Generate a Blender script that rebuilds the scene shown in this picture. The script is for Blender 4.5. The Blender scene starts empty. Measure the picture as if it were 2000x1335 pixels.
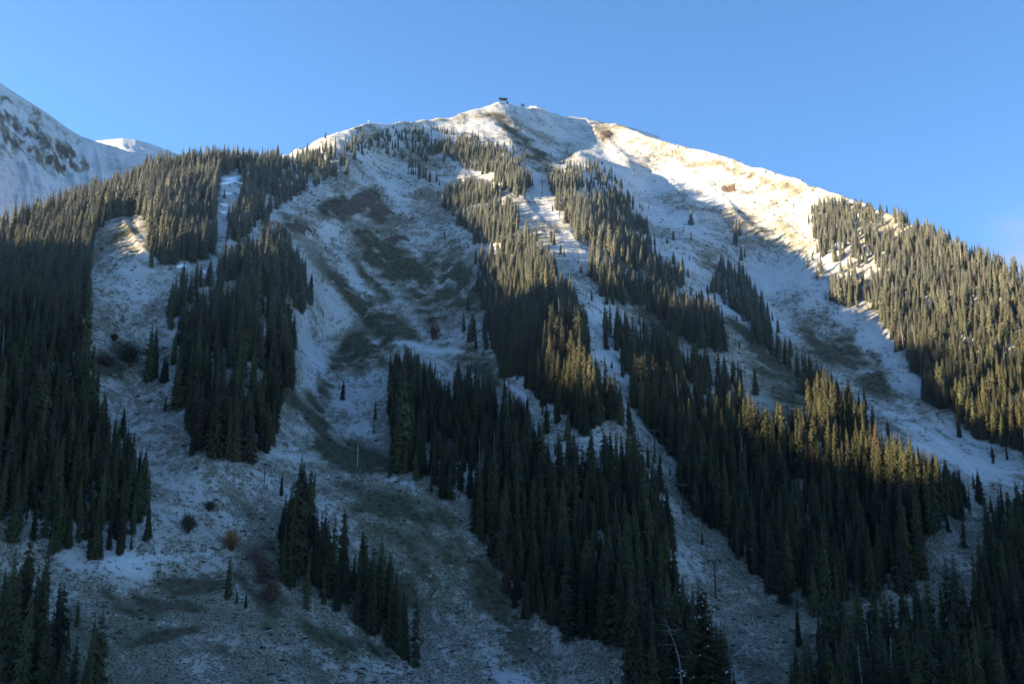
import bpy, math, random
import numpy as np
from mathutils import Vector, Matrix
R = math.radians
SC = bpy.context.scene

# ------------------------------------------------------------------ camera, sky, sun, exposure
W, H, F = 2000.0, 1335.0, 2000.0          # photo pixels, focal length in pixels
PITCH = math.atan2(1100 - H / 2, F)        # horizon sits near pixel row 1100
cd = bpy.data.cameras.new('camera')
cam = bpy.data.objects.new('camera', cd); SC.collection.objects.link(cam)
cd.sensor_width = 36.0; cd.lens = 36.0 * F / W
cd.clip_start = 0.5; cd.clip_end = 30000
cam.location = (0, 0, 0)
cam.rotation_euler = (math.pi / 2 + PITCH, 0, 0)
SC.camera = cam

SUN_AZ = 107.0      # degrees to the left of the view direction (+Y)
SUN_EL = 6.5
SUN_STR = 5.0
SKY_STR = 0.10
EXPOSURE = 2.38
TOSUN = np.array([-math.sin(R(SUN_AZ)) * math.cos(R(SUN_EL)), math.cos(R(SUN_AZ)) * math.cos(R(SUN_EL)), math.sin(R(SUN_EL))])
TANE = math.tan(R(SUN_EL))

world = bpy.data.worlds.new('World'); SC.world = world; world.use_nodes = True
wt = world.node_tree; wt.nodes.clear()
wo = wt.nodes.new('ShaderNodeOutputWorld'); wb = wt.nodes.new('ShaderNodeBackground')
sky = wt.nodes.new('ShaderNodeTexSky'); sky.sky_type = 'NISHITA'
sky.sun_disc = False; sky.sun_elevation = R(SUN_EL); sky.sun_rotation = R(SUN_AZ)
sky.altitude = 3000; sky.air_density = 1.0; sky.dust_density = 0.0; sky.ozone_density = 3.3
wb.inputs['Strength'].default_value = SKY_STR
# a few thin wisps of cloud low at the right
_g = wt.nodes.new('ShaderNodeTexCoord'); _mp = wt.nodes.new('ShaderNodeMapping'); _mp.inputs['Scale'].default_value = (9, 9, 30)
_nz = wt.nodes.new('ShaderNodeTexNoise'); _nz.inputs['Scale'].default_value = 1.6; _nz.inputs['Detail'].default_value = 6
_vd = wt.nodes.new('ShaderNodeVectorMath'); _vd.operation = 'DISTANCE'; _vd.inputs[1].default_value = (.472, .846, .262)
_r1 = wt.nodes.new('ShaderNodeMapRange'); _r1.interpolation_type = 'SMOOTHSTEP'; _r1.inputs[1].default_value = .085; _r1.inputs[2].default_value = .0; _r1.inputs[4].default_value = 1.0
_r2 = wt.nodes.new('ShaderNodeMapRange'); _r2.interpolation_type = 'SMOOTHSTEP'; _r2.inputs[1].default_value = .40; _r2.inputs[2].default_value = .72
_mm = wt.nodes.new('ShaderNodeMath'); _mm.operation = 'MULTIPLY'; _mx = wt.nodes.new('ShaderNodeMix'); _mx.data_type = 'RGBA'; _mx.inputs[7].default_value = (1.1, 1.2, 1.6, 1)
for a_, b_ in ((_g.outputs['Generated'], _mp.inputs[0]), (_mp.outputs[0], _nz.inputs['Vector']), (_g.outputs['Generated'], _vd.inputs[0]), (_vd.outputs['Value'], _r1.inputs[0]), (_nz.outputs['Fac'], _r2.inputs[0]), (_r1.outputs[0], _mm.inputs[0]), (_r2.outputs[0], _mm.inputs[1]), (_mm.outputs[0], _mx.inputs[0]), (sky.outputs[0], _mx.inputs[6])): wt.links.new(a_, b_)
wt.links.new(_mx.outputs[2], wb.inputs['Color']); wt.links.new(wb.outputs[0], wo.inputs[0])

sd = bpy.data.lights.new('sun', 'SUN'); sd.energy = SUN_STR; sd.angle = R(0.6); sd.color = (1.0, 0.83, 0.53)
sun = bpy.data.objects.new('sun', sd); SC.collection.objects.link(sun)
sun.rotation_euler = Vector(TOSUN).to_track_quat('Z', 'Y').to_euler()
sun.location = (-400, 0, 800)
SC.view_settings.view_transform = 'Standard'; SC.view_settings.look = 'None'
SC.view_settings.exposure = EXPOSURE; SC.view_settings.gamma = 1.0
try:
    SC.cycles.max_bounces = 4; SC.cycles.diffuse_bounces = 2; SC.cycles.transparent_max_bounces = 4
except Exception: pass

# ------------------------------------------------------------------ camera model helpers
CP, SP = math.cos(PITCH), math.sin(PITCH)
def px_to_dir(px, py):
    """photo pixel -> (azimuth, tan elevation)"""
    px = np.asarray(px, float); py = np.asarray(py, float)
    x = (px - W / 2) / F; y = (H / 2 - py) / F
    X = x; Y = CP - y * SP; Z = SP + y * CP
    return np.arctan2(X, Y), Z / np.hypot(X, Y)
def project(x, y, z):
    d = y * CP + z * SP
    v = -y * SP + z * CP
    d = np.where(d < 1e-3, 1e-3, d)
    return W / 2 + F * x / d, H / 2 - F * v / d

# value noise ------------------------------------------------------
def _hash(i, j, seed):
    h = (i * 374761393 + j * 668265263 + seed * 974634777) & 0xffffffff
    h = ((h ^ (h >> 13)) * 1274126177) & 0xffffffff
    return ((h ^ (h >> 16)) & 0xffff) / 65535.0
def vnoise(x, y, seed=0):
    xi = np.floor(x).astype(np.int64); yi = np.floor(y).astype(np.int64)
    fx = x - xi; fy = y - yi
    fx = fx * fx * (3 - 2 * fx); fy = fy * fy * (3 - 2 * fy)
    a = _hash(xi, yi, seed); b = _hash(xi + 1, yi, seed); c = _hash(xi, yi + 1, seed); d = _hash(xi + 1, yi + 1, seed)
    return (a * (1 - fx) + b * fx) * (1 - fy) + (c * (1 - fx) + d * fx) * fy
def fbm(x, y, seed=0, octs=4, gain=.5):
    s = 0; a = 1; t = 0
    for k in range(octs):
        s = s + a * (vnoise(x * 2 ** k + 13.7 * k, y * 2 ** k - 7.3 * k, seed + k) * 2 - 1); t += a; a *= gain
    return s / t

# ------------------------------------------------------------------ the mountain: distance of the ground along lines of sight
SKY = [(-500, 640), (-300, 570), (-150, 520), (0, 462), (100, 428), (200, 378), (300, 338), (380, 322), (450, 318), (510, 318), (545, 308),
       (600, 283), (650, 265), (700, 247), (760, 239), (820, 235), (880, 232), (910, 219), (940, 209), (975, 199), (1000, 202), (1022, 206),
       (1040, 209), (1070, 216), (1100, 225), (1150, 234), (1195, 245), (1240, 258), (1290, 276), (1330, 287), (1400, 305), (1450, 320), (1500, 336), (1560, 352), (1600, 368),
       (1660, 390), (1720, 412), (1800, 448), (1900, 500), (2000, 552), (2150, 630), (2400, 745), (2700, 850)]
CTRL = [  # px, py, distance
    (975, 199, 1370), (1040, 209, 1400), (880, 232, 1290), (1100, 225, 1445), (1150, 234, 1440), (1200, 247, 1405), (1100, 290, 1290), (1060, 260, 1310), (1300, 278, 1300), (1400, 305, 1230), (1500, 336, 1160), (1600, 368, 1080),
    (1660, 390, 1040), (1800, 448, 940), (2000, 552, 830), (2300, 700, 720), (2700, 850, 640),
    (700, 247, 1120), (560, 300, 1060), (450, 318, 945), (380, 322, 900), (300, 338, 880), (200, 378, 850), (100, 428, 795), (0, 462, 750), (-300, 570, 700), (-450, 630, 680),
    # left spur
    (0, 520, 660), (100, 490, 690), (0, 600, 560), (-300, 700, 540), (0, 800, 435), (0, 1000, 378), (-300, 900, 380), (150, 520, 635), (150, 700, 500), (200, 900, 420), (250, 1080, 372), (100, 1080, 368),
    (230, 518, 635), (230, 640, 565), (260, 780, 500), (310, 920, 425),
    (190, 462, 715), (235, 468, 680), (290, 470, 655), (380, 450, 715), (440, 380, 800), (480, 480, 700), (400, 600, 580), (400, 760, 490), (440, 900, 425), (540, 600, 590), (560, 700, 540), (520, 850, 460),
    # bowl
    (560, 400, 850), (620, 330, 960), (700, 380, 930), (640, 470, 830), (750, 450, 880), (760, 330, 1080), (850, 330, 1080), (860, 450, 900), (850, 560, 790), (700, 600, 740), (640, 560, 750),
    (760, 650, 690), (620, 760, 590), (640, 850, 510), (720, 800, 560), (720, 900, 480), (800, 700, 630), (850, 650, 690), (600, 680, 660),
    (600, 950, 435), (480, 1000, 405), (700, 1000, 425), (850, 1000, 430), (850, 850, 510), (830, 1100, 400), (780, 1250, 370),
    # central spur
    (900, 260, 1230), (1000, 330, 1040), (960, 330, 1070), (900, 380, 1000), (1000, 420, 880), (950, 500, 790), (1040, 520, 720), (940, 620, 690), (1050, 640, 610), (1110, 700, 560), (1180, 800, 500), (1000, 800, 530),
    (1100, 900, 455), (1230, 930, 440), (1000, 1000, 430), (1150, 1080, 400), (1000, 1180, 385), (1300, 1080, 395), (1250, 1290, 345), (1100, 1280, 365),
    # lift run
    (1025, 305, 1150), (1058, 382, 960), (1092, 425, 870), (1128, 513, 740), (1180, 650, 620), (1278, 880, 500), (1335, 1000, 450), (1398, 1165, 392), (1480, 1320, 345), (1400, 1250, 365),
    # right spur
    (1130, 330, 1090), (1200, 420, 940), (1260, 500, 830), (1320, 580, 750), (1300, 700, 640), (1400, 680, 660), (1450, 800, 570), (1400, 900, 500), (1600, 860, 520), (1500, 1000, 450), (1700, 930, 480), (1850, 970, 450),
    (1700, 1060, 425), (1600, 1150, 400), (1900, 1060, 425), (1800, 1200, 385), (2000, 1050, 430), (1700, 1320, 345), (2000, 1250, 375), (2400, 1200, 400),
    # gully and right flank
    (1180, 285, 1330), (1230, 330, 1220), (1260, 370, 1180), (1350, 420, 1060), (1450, 460, 1010), (1450, 560, 910), (1560, 520, 940), (1560, 620, 840), (1500, 640, 800), (1650, 700, 760), (1600, 740, 700), (1750, 790, 680), (1700, 830, 620), (1850, 870, 620), (1980, 930, 590), (2200, 960, 560), (1900, 930, 560),
    (1620, 480, 960), (1700, 560, 880), (1800, 560, 860), (1800, 700, 760), (1900, 640, 790), (1950, 800, 690), (2100, 800, 680), (1500, 390, 1110), (1400, 370, 1160),
    # apron
    (0, 1150, 355), (100, 1250, 335), (300, 1150, 362), (450, 1100, 378), (550, 1200, 358), (350, 1280, 335), (600, 1320, 335), (-300, 1200, 340), (150, 1345, 318), (900, 1345, 340), (1300, 1345, 335),
]
c_ = np.array(CTRL, float)
ca, ce = px_to_dir(c_[:, 0], c_[:, 1])
skp = np.array(SKY, float); sa, se = px_to_dir(skp[:, 0], skp[:, 1])
KX = 1.0
def _tps(r2): return np.where(r2 > 0, .5 * r2 * np.log(r2 + 1e-12), 0)
_P = np.c_[ca * KX, ce]
_n = len(_P)
_d2 = ((_P[:, None] - _P[None]) ** 2).sum(-1)
_A = np.zeros((_n + 3, _n + 3)); _A[:_n, :_n] = _tps(_d2) + np.eye(_n) * 1e-4
_A[:_n, _n] = 1; _A[:_n, _n + 1:] = _P; _A[_n:, :_n] = _A[:_n, _n:].T
_w = np.linalg.solve(_A, np.r_[np.log(c_[:, 2]), 0, 0, 0])
A_MIN, A_MAX = px_to_dir(-500, 1100)[0], px_to_dir(2500, 1100)[0]
def dist_of(a, e):
    a = np.clip(a, A_MIN, A_MAX); sh = a.shape; a = a.ravel(); e = e.ravel(); out = np.empty(a.size)
    for s in range(0, a.size, 40000):
        Q = np.c_[a[s:s + 40000] * KX, e[s:s + 40000]]
        d2 = ((Q[:, None] - _P[None]) ** 2).sum(-1)
        out[s:s + 40000] = _tps(d2) @ _w[:_n] + _w[_n] + Q @ _w[_n + 1:]
    return np.exp(out).reshape(sh)
# columns: fine inside the picture, coarse beyond
a_in0, a_in1 = px_to_dir(-350, 1100)[0], px_to_dir(2350, 1100)[0]
cols = np.concatenate([np.linspace(R(-70), a_in0, 90, endpoint=False), np.linspace(a_in0, a_in1, 900), np.linspace(a_in1, R(70), 90)[1:]])
sky_e = np.interp(cols, sa, se)
bot_e = np.interp(cols, *px_to_dir(np.linspace(-500, 2500, 60), np.full(60, 1348.0)))
NR = 420
t = np.linspace(0, 1, NR)
E = bot_e[None] + (sky_e - bot_e)[None] * t[:, None]
Rr = dist_of(np.repeat(cols[None], NR, 0), E)
Rr = np.maximum.accumulate(Rr + 0, axis=0)
Rr = Rr + np.arange(NR)[:, None] * 0.05            # strictly outward
Zz = Rr * E
# toward the camera: a valley floor, then the near hillside the camera stands on
NF = 60
s = np.linspace(0.0, 1, NF, endpoint=False)[:, None]
rb, zb = Rr[:1], Zz[:1]
Rf = 3 + (rb - 3) * s
zs = np.interp(Rf.ravel(), [0, 12, 70, 150, 220, 270, 1000], [-2.2, -5.5, -20, -37, -44, -43, -43]).reshape(Rf.shape)
bl = np.clip((s - 0.78) / 0.22, 0, 1); bl = bl * bl * (3 - 2 * bl)
Zf = zs * (1 - bl) + (zb - (1 - s) * rb * 0.12) * bl
# behind the crest
NB = 30
k = np.linspace(0, 1, NB + 1)[1:, None]
Rb = Rr[-1:] + 420 * k ** 1.6
Zb = Zz[-1:] - 330 * k ** 2.1 + 0 * Rb
RG = np.vstack([Rf, Rr, Rb]); ZG = np.vstack([Zf, Zz, Zb])
AG = np.repeat(cols[None], RG.shape[0], 0)
XG, YG = RG * np.sin(AG), RG * np.cos(AG)
# relief: fall-line gullies, hummocks, small roughness
EG = np.vstack([np.repeat(E[:1], NF, 0), E, np.repeat(E[-1:], NB, 0)])
amp = np.clip((RG - 250) / 300, .25, 1)
g1 = 1 - np.abs(fbm(AG * 38 + 0.9 * EG * 38 + .6 * fbm(XG / 90, YG / 90, 5, 2), EG * 9, 21, 3))
rel = (g1 - .75) * 5.0 * amp
rel += fbm(XG / 120, YG / 120, 3, 3) * 3.0 * amp
rel += fbm(XG / 26, YG / 26, 9, 3) * 2.0 * amp + (1 - np.abs(fbm(XG / 45 + YG / 90, YG / 45, 12, 4)) * 2.2) * 1.6 * amp * np.clip((RG - 600) / 400, 0, 1)
rel += fbm(XG / 6, YG / 6, 15, 3) * 0.75 * np.clip(RG / 300, .2, 1)
ZG = ZG + rel * np.clip(RG / 120, .1, 1)

def grid_mesh(name, X, Y, Z, mat, kind='structure', attrs=None, flip=False):
    n, m = X.shape
    me = bpy.data.meshes.new(name)
    co = np.stack([X, Y, Z], -1).reshape(-1, 3).astype(np.float32)
    i = np.arange(n * m).reshape(n, m)
    q = np.stack([i[:-1, :-1], i[:-1, 1:], i[1:, 1:], i[1:, :-1]], -1).reshape(-1, 4)
    if flip: q = q[:, ::-1]
    me.vertices.add(len(co)); me.vertices.foreach_set('co', co.ravel())
    me.loops.add(q.size); me.loops.foreach_set('vertex_index', q.ravel().astype(np.int32))
    me.polygons.add(len(q)); me.polygons.foreach_set('loop_start', (np.arange(len(q)) * 4).astype(np.int32))
    me.polygons.foreach_set('loop_total', np.full(len(q), 4, np.int32))
    me.polygons.foreach_set('use_smooth', np.ones(len(q), bool))
    me.update(calc_edges=True)
    for k_, v in (attrs or {}).items():
        at = me.attributes.new(k_, 'FLOAT', 'POINT'); at.data.foreach_set('value', v.ravel().astype(np.float32))
    me.materials.append(mat)
    o = bpy.data.objects.new(name, me); SC.collection.objects.link(o)
    if kind: o['kind'] = kind
    return o

# ------------------------------------------------------------------ materials
def nt(name):
    m = bpy.data.materials.new(name); m.use_nodes = True; T = m.node_tree; T.nodes.clear()
    out = T.nodes.new('ShaderNodeOutputMaterial'); b = T.nodes.new('ShaderNodeBsdfPrincipled')
    T.links.new(b.outputs[0], out.inputs[0])
    return m, T, b
class N:
    def __init__(s, T): s.T = T
    def node(s, t, **kw):
        n = s.T.nodes.new(t)
        for k_, v in kw.items(): setattr(n, k_, v)
        return n
    def put(s, sock, v):
        if hasattr(v, 'is_output'): s.T.links.new(v, sock)
        elif v is not None: sock.default_value = v
    def math(s, op, a, b=None, clamp=False):
        n = s.node('ShaderNodeMath', operation=op, use_clamp=clamp); s.put(n.inputs[0], a); s.put(n.inputs[1], b); return n.outputs[0]
    def mix(s, f, a, b):
        n = s.node('ShaderNodeMix', data_type='RGBA'); s.put(n.inputs[0], f); s.put(n.inputs[6], a); s.put(n.inputs[7], b); return n.outputs[2]
    def noise(s, scale, vec=None, detail=4, rough=.55, dist=0):
        n = s.node('ShaderNodeTexNoise'); n.inputs['Scale'].default_value = scale; n.inputs['Detail'].default_value = detail
        n.inputs['Roughness'].default_value = rough; n.inputs['Distortion'].default_value = dist
        if vec is not None: s.T.links.new(vec, n.inputs['Vector'])
        return n.outputs['Fac']
    def ramp(s, v, lo, hi):
        n = s.node('ShaderNodeMapRange', interpolation_type='SMOOTHSTEP'); s.put(n.inputs[0], v); s.put(n.inputs[1], lo); s.put(n.inputs[2], hi); return n.outputs[0]
    def attr(s, name):
        return s.node('ShaderNodeAttribute', attribute_name=name).outputs['Fac']
def col(r, g, b): return (r, g, b, 1)

def terrain_material(name, use_attr=True, cover=0.8):
    m, T, b = nt(name); n = N(T)
    pos = n.node('ShaderNodeNewGeometry').outputs['Position']
    big = n.noise(0.018, pos, 5, .6); mid = n.noise(0.11, pos, 6, .62, .4); fine = n.noise(0.42, pos, 5, .65, .3)
    st = n.node('ShaderNodeMapping'); st.inputs['Scale'].default_value = (.35, .12, .10); T.links.new(pos, st.inputs[0])
    streak = n.noise(1.0, st.outputs[0], 5, .6, .6)
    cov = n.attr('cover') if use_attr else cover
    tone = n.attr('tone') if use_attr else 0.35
    # cover 1 = unbroken snow, 0 = bare; noise decides where clumps poke through
    grain = n.noise(1.15, pos, 4, .6)
    v = n.math('ADD', n.math('MULTIPLY', mid, .34), n.math('ADD', n.math('MULTIPLY', fine, .46), n.math('MULTIPLY', grain, .20)))
    v = n.math('ADD', n.math('MULTIPLY', v, .8), n.math('MULTIPLY', streak, .2))
    v = n.math('ADD', v, n.math('MULTIPLY', n.math('SUBTRACT', big, .5), .25))
    v = n.math('ADD', n.math('MULTIPLY', n.math('SUBTRACT', v, .5), 1.75), .5)
    thr = n.math('SUBTRACT', 1.0, cov)
    thr = n.math('ADD', n.math('MULTIPLY', thr, .40), .335)
    snow = n.ramp(v, n.math('SUBTRACT', thr, .055), n.math('ADD', thr, .055))
    grass = n.mix(n.ramp(fine, .3, .7), col(.034, .034, .018), col(.125, .112, .056))
    rock = n.mix(n.ramp(mid, .35, .7), col(.045, .030, .024), col(.13, .095, .075))
    ground = n.mix(tone, grass, rock)
    ground = n.mix(n.math('MULTIPLY', n.ramp(grain, .36, .58), n.ramp(cov, .1, .5)), ground, col(.27, .24, .185))
    # thin snow lets the ground tint through
    dust = n.ramp(cov, .35, .95)
    thin = n.mix(n.ramp(n.noise(.07, pos, 5, .6), .3, .7), col(.27, .232, .175), col(.41, .37, .31))
    sn = n.mix(dust, thin, col(.57, .555, .55))
    sn = n.mix(n.math('MULTIPLY', n.ramp(fine, .45, .75), .22), sn, col(.36, .33, .28))
    T.links.new(n.mix(snow, ground, sn), b.inputs['Base Color'])
    b.inputs['Roughness'].default_value = .85; b.inputs['Specular IOR Level'].default_value = .15
    bp = n.node('ShaderNodeBump'); bp.inputs['Strength'].default_value = .9; bp.inputs['Distance'].default_value = 1.6
    hgt = n.math('ADD', n.math('MULTIPLY', mid, .8), n.math('MULTIPLY', fine, .7))
    T.links.new(n.math('SUBTRACT', hgt, n.math('MULTIPLY', snow, .12)), bp.inputs['Height'])
    T.links.new(bp.outputs[0], b.inputs['Normal'])
    return m
M_TER = terrain_material('snow_dusted_ground')
M_FAR = terrain_material('snowy_rock')

def simple(name, c, rough=.7, metal=0, var=.0):
    m, T, b = nt(name); n = N(T)
    if var:
        pos = n.node('ShaderNodeTexCoord').outputs['Object']
        f = n.noise(3.0, pos, 4)
        T.links.new(n.mix(n.ramp(f, .3, .7), col(*[x * (1 - var) for x in c]), col(*[min(1, x * (1 + var)) for x in c])), b.inputs['Base Color'])
    else: b.inputs['Base Color'].default_value = col(*c)
    b.inputs['Roughness'].default_value = rough; b.inputs['Metallic'].default_value = metal
    return m

def needle_material(name, dark, light, frost=1.0):
    m, T, b = nt(name); n = N(T)
    g = n.node('ShaderNodeNewGeometry'); pos = g.outputs['Position']
    oi = n.node('ShaderNodeObjectInfo').outputs['Random']
    f = n.noise(.55, pos, 3)
    c = n.mix(f, col(*dark), col(*light))
    wn = n.node('ShaderNodeTexWhiteNoise'); wn.noise_dimensions = '1D'; T.links.new(oi, wn.inputs['W'])
    c = n.mix(n.math('MULTIPLY', wn.outputs['Value'], .5), c, col(light[0] * 1.25, light[1] * .95, light[2] * .9))
    hv = n.node('ShaderNodeHueSaturation'); T.links.new(c, hv.inputs['Color']); n.put(hv.inputs['Value'], n.math('ADD', n.math('MULTIPLY', oi, 1.0), .35)); c = n.mix(n.ramp(wn.outputs['Value'], .96, .975), hv.outputs[0], col(.055, .036, .022)) if name == 'spruce_needles' else hv.outputs[0]
    sx = n.node('ShaderNodeSeparateXYZ'); T.links.new(pos, sx.inputs[0])
    alt = n.ramp(sx.outputs[2], 70.0, 300.0)
    nz = n.node('ShaderNodeSeparateXYZ'); T.links.new(g.outputs['Normal'], nz.inputs[0])
    up = n.ramp(n.math('ABSOLUTE', nz.outputs[2]), -.1, .8)
    fr = n.math('MULTIPLY', n.math('MULTIPLY', up, n.ramp(n.noise(.9, pos, 3), .34, .56)), n.math('MULTIPLY', n.math('ADD', n.math('MULTIPLY', alt, .50), .02), frost))
    c = n.mix(fr, c, col(.62, .64, .66))
    T.links.new(c, b.inputs['Base Color'])
    b.inputs['Roughness'].default_value = .75; b.inputs['Specular IOR Level'].default_value = .2
    return m
M_NEEDLE = needle_material('spruce_needles', (.005, .008, .007), (.080, .085, .032))
M_NEEDLE_NEAR = needle_material('near_spruce_needles', (.035, .042, .016), (.095, .10, .036), 0)
M_BARK = simple('bark', (.07, .05, .038), .9, 0, .3)
M_DEAD = simple('dead_wood', (.30, .27, .24), .85, 0, .25)
M_SNOW = simple('snow', (.78, .80, .84), .8, 0, .05)
M_STEEL = simple('dark_steel', (.035, .038, .042), .5, .6, .2)
M_WHITE = simple('white_paint', (.40, .41, .42), .5, 0, .1)
M_WOOD = simple('weathered_wood', (.10, .07, .05), .8, 0, .3)
M_ROOF = simple('dark_roof', (.05, .05, .055), .7, 0, .2)
M_GLASS = simple('station_glass', (.03, .04, .05), .1, 0)

# ------------------------------------------------------------------ snow cover map (world positions, read off the photograph)
PXG, PYG = project(XG, YG, ZG)
wx = fbm(XG / 40, YG / 40, 31, 3) * 28; wy = fbm(XG / 40, YG / 40, 37, 3) * 22
def blob(cx, cy, rx, ry, ang=0, soft=.35):
    x = PXG + wx - cx; y = PYG + wy - cy; c, s_ = math.cos(R(ang)), math.sin(R(ang))
    u = (x * c + y * s_) / rx; v = (-x * s_ + y * c) / ry
    d = np.sqrt(u * u + v * v)
    return np.clip((1 + soft - d) / (2 * soft), 0, 1)
cover = np.interp(PYG, [200, 450, 700, 850, 1000, 1150, 1345], [.82, .71, .66, .62, .52, .47, .45])
cover = cover + fbm(XG / 60, YG / 60, 41, 4) * .20 + fbm(XG / 14, YG / 14, 43, 3) * .12 + fbm(XG / 34 + YG / 60, YG / 22, 47, 4) * .26 * np.clip((PYG - 820) / 150, 0, 1)
cover = cover + fbm(AG * 70 + EG * 55, EG * 10, 45, 3) * .12
tone = np.full(XG.shape, .35) + fbm(XG / 40, YG / 40, 51, 4) * .6
BARE_AND_SHADE = [ # cx cy rx ry angle amount rockiness
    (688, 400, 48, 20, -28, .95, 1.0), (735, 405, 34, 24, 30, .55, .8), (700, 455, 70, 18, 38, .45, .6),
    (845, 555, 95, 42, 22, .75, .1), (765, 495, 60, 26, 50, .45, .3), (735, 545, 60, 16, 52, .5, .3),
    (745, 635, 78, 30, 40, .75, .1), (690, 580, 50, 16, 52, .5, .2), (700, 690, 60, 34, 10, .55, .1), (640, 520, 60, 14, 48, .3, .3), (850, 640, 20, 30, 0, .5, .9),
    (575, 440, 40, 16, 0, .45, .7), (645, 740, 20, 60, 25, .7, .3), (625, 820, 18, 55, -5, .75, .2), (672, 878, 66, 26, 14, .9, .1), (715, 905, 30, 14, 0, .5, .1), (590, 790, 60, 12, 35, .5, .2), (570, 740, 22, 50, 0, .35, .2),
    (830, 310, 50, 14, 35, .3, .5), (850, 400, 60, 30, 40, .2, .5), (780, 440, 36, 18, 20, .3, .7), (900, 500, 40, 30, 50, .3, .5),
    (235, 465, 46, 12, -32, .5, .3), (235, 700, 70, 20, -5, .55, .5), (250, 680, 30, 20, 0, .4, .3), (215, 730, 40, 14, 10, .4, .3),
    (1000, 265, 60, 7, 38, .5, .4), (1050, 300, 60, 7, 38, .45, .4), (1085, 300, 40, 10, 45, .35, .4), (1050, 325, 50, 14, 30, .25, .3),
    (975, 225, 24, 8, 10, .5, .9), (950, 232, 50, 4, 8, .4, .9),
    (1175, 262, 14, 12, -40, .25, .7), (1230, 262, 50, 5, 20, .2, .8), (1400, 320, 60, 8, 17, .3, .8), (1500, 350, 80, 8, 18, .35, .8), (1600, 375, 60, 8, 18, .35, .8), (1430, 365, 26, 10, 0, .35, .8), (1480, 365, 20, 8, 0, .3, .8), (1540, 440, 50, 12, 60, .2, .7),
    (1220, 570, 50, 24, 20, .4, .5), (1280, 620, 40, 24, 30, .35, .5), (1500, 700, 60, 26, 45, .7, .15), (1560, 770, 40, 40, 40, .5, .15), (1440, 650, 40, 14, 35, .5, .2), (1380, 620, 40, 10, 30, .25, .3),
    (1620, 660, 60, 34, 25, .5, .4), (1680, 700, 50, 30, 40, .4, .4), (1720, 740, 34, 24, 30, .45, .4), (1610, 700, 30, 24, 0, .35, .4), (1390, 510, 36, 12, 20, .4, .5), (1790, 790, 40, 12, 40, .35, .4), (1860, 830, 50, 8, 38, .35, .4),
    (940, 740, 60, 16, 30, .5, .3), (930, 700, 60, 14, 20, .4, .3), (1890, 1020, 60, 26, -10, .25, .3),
    (770, 1110, 110, 56, 34, .40, .05), (880, 1030, 90, 40, 35, .28, .1), (690, 990, 110, 26, 18, .25, .1), (960, 1180, 90, 26, 45, .25, .2), (360, 1140, 130, 16, -3, .45, .5), (290, 1175, 90, 12, 6, .45, .6), (250, 1195, 80, 10, 4, .35, .3), (520, 1110, 28, 50, -15, .4, .8),  # first patch: olive-brown meadow, with a dark shaded area painted in as bare
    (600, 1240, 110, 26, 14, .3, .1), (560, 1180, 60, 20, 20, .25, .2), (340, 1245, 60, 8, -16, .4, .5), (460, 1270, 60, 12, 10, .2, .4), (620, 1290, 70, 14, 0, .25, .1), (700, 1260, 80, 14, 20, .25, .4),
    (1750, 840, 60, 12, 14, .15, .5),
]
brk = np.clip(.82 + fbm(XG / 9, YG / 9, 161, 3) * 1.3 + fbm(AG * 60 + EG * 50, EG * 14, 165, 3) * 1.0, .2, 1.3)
for cx, cy, rx, ry, an, am, rk in BARE_AND_SHADE:
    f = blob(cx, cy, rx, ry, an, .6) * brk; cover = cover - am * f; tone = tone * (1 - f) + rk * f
for cx, cy, rx, ry, an, am in [(700, 800, 60, 60, 0, .12), (640, 620, 50, 90, 50, .15), (620, 740, 40, 60, 10, .15), (1480, 600, 60, 90, -20, .14), (1650, 620, 40, 140, -38, .15), (1850, 880, 130, 24, 28, .18), (1300, 400, 120, 50, 35, .12),
                               (1400, 350, 200, 40, 20, .12), (240, 560, 60, 50, 0, .14), (1100, 430, 40, 100, -20, .12), (560, 890, 90, 14, 0, .15), (800, 960, 120, 12, 30, .2), (250, 1100, 150, 10, -5, .15), (1180, 660, 30, 100, -20, .1), (1400, 1080, 60, 100, -30, .12), (230, 900, 60, 100, -20, .05)]:
    cover = cover + am * blob(cx, cy, rx, ry, an, .6)
# the thin track crossing the bowl
for (x0, y0), (x1, y1) in [((690, 665), (780, 678)), ((780, 678), (880, 690)), ((880, 690), (960, 705)), ((960, 740), (1050, 805))]:
    L = math.hypot(x1 - x0, y1 - y0); cover = cover + .35 * blob((x0 + x1) / 2, (y0 + y1) / 2, L / 2, 5, math.degrees(math.atan2(y1 - y0, x1 - x0)), .6)
cover = np.clip(cover - .05, .05, 1); tone = np.clip(tone, 0, 1)
terrain = grid_mesh('mountain_terrain', XG, YG, ZG, M_TER, attrs={'cover': cover, 'tone': tone})

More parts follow.
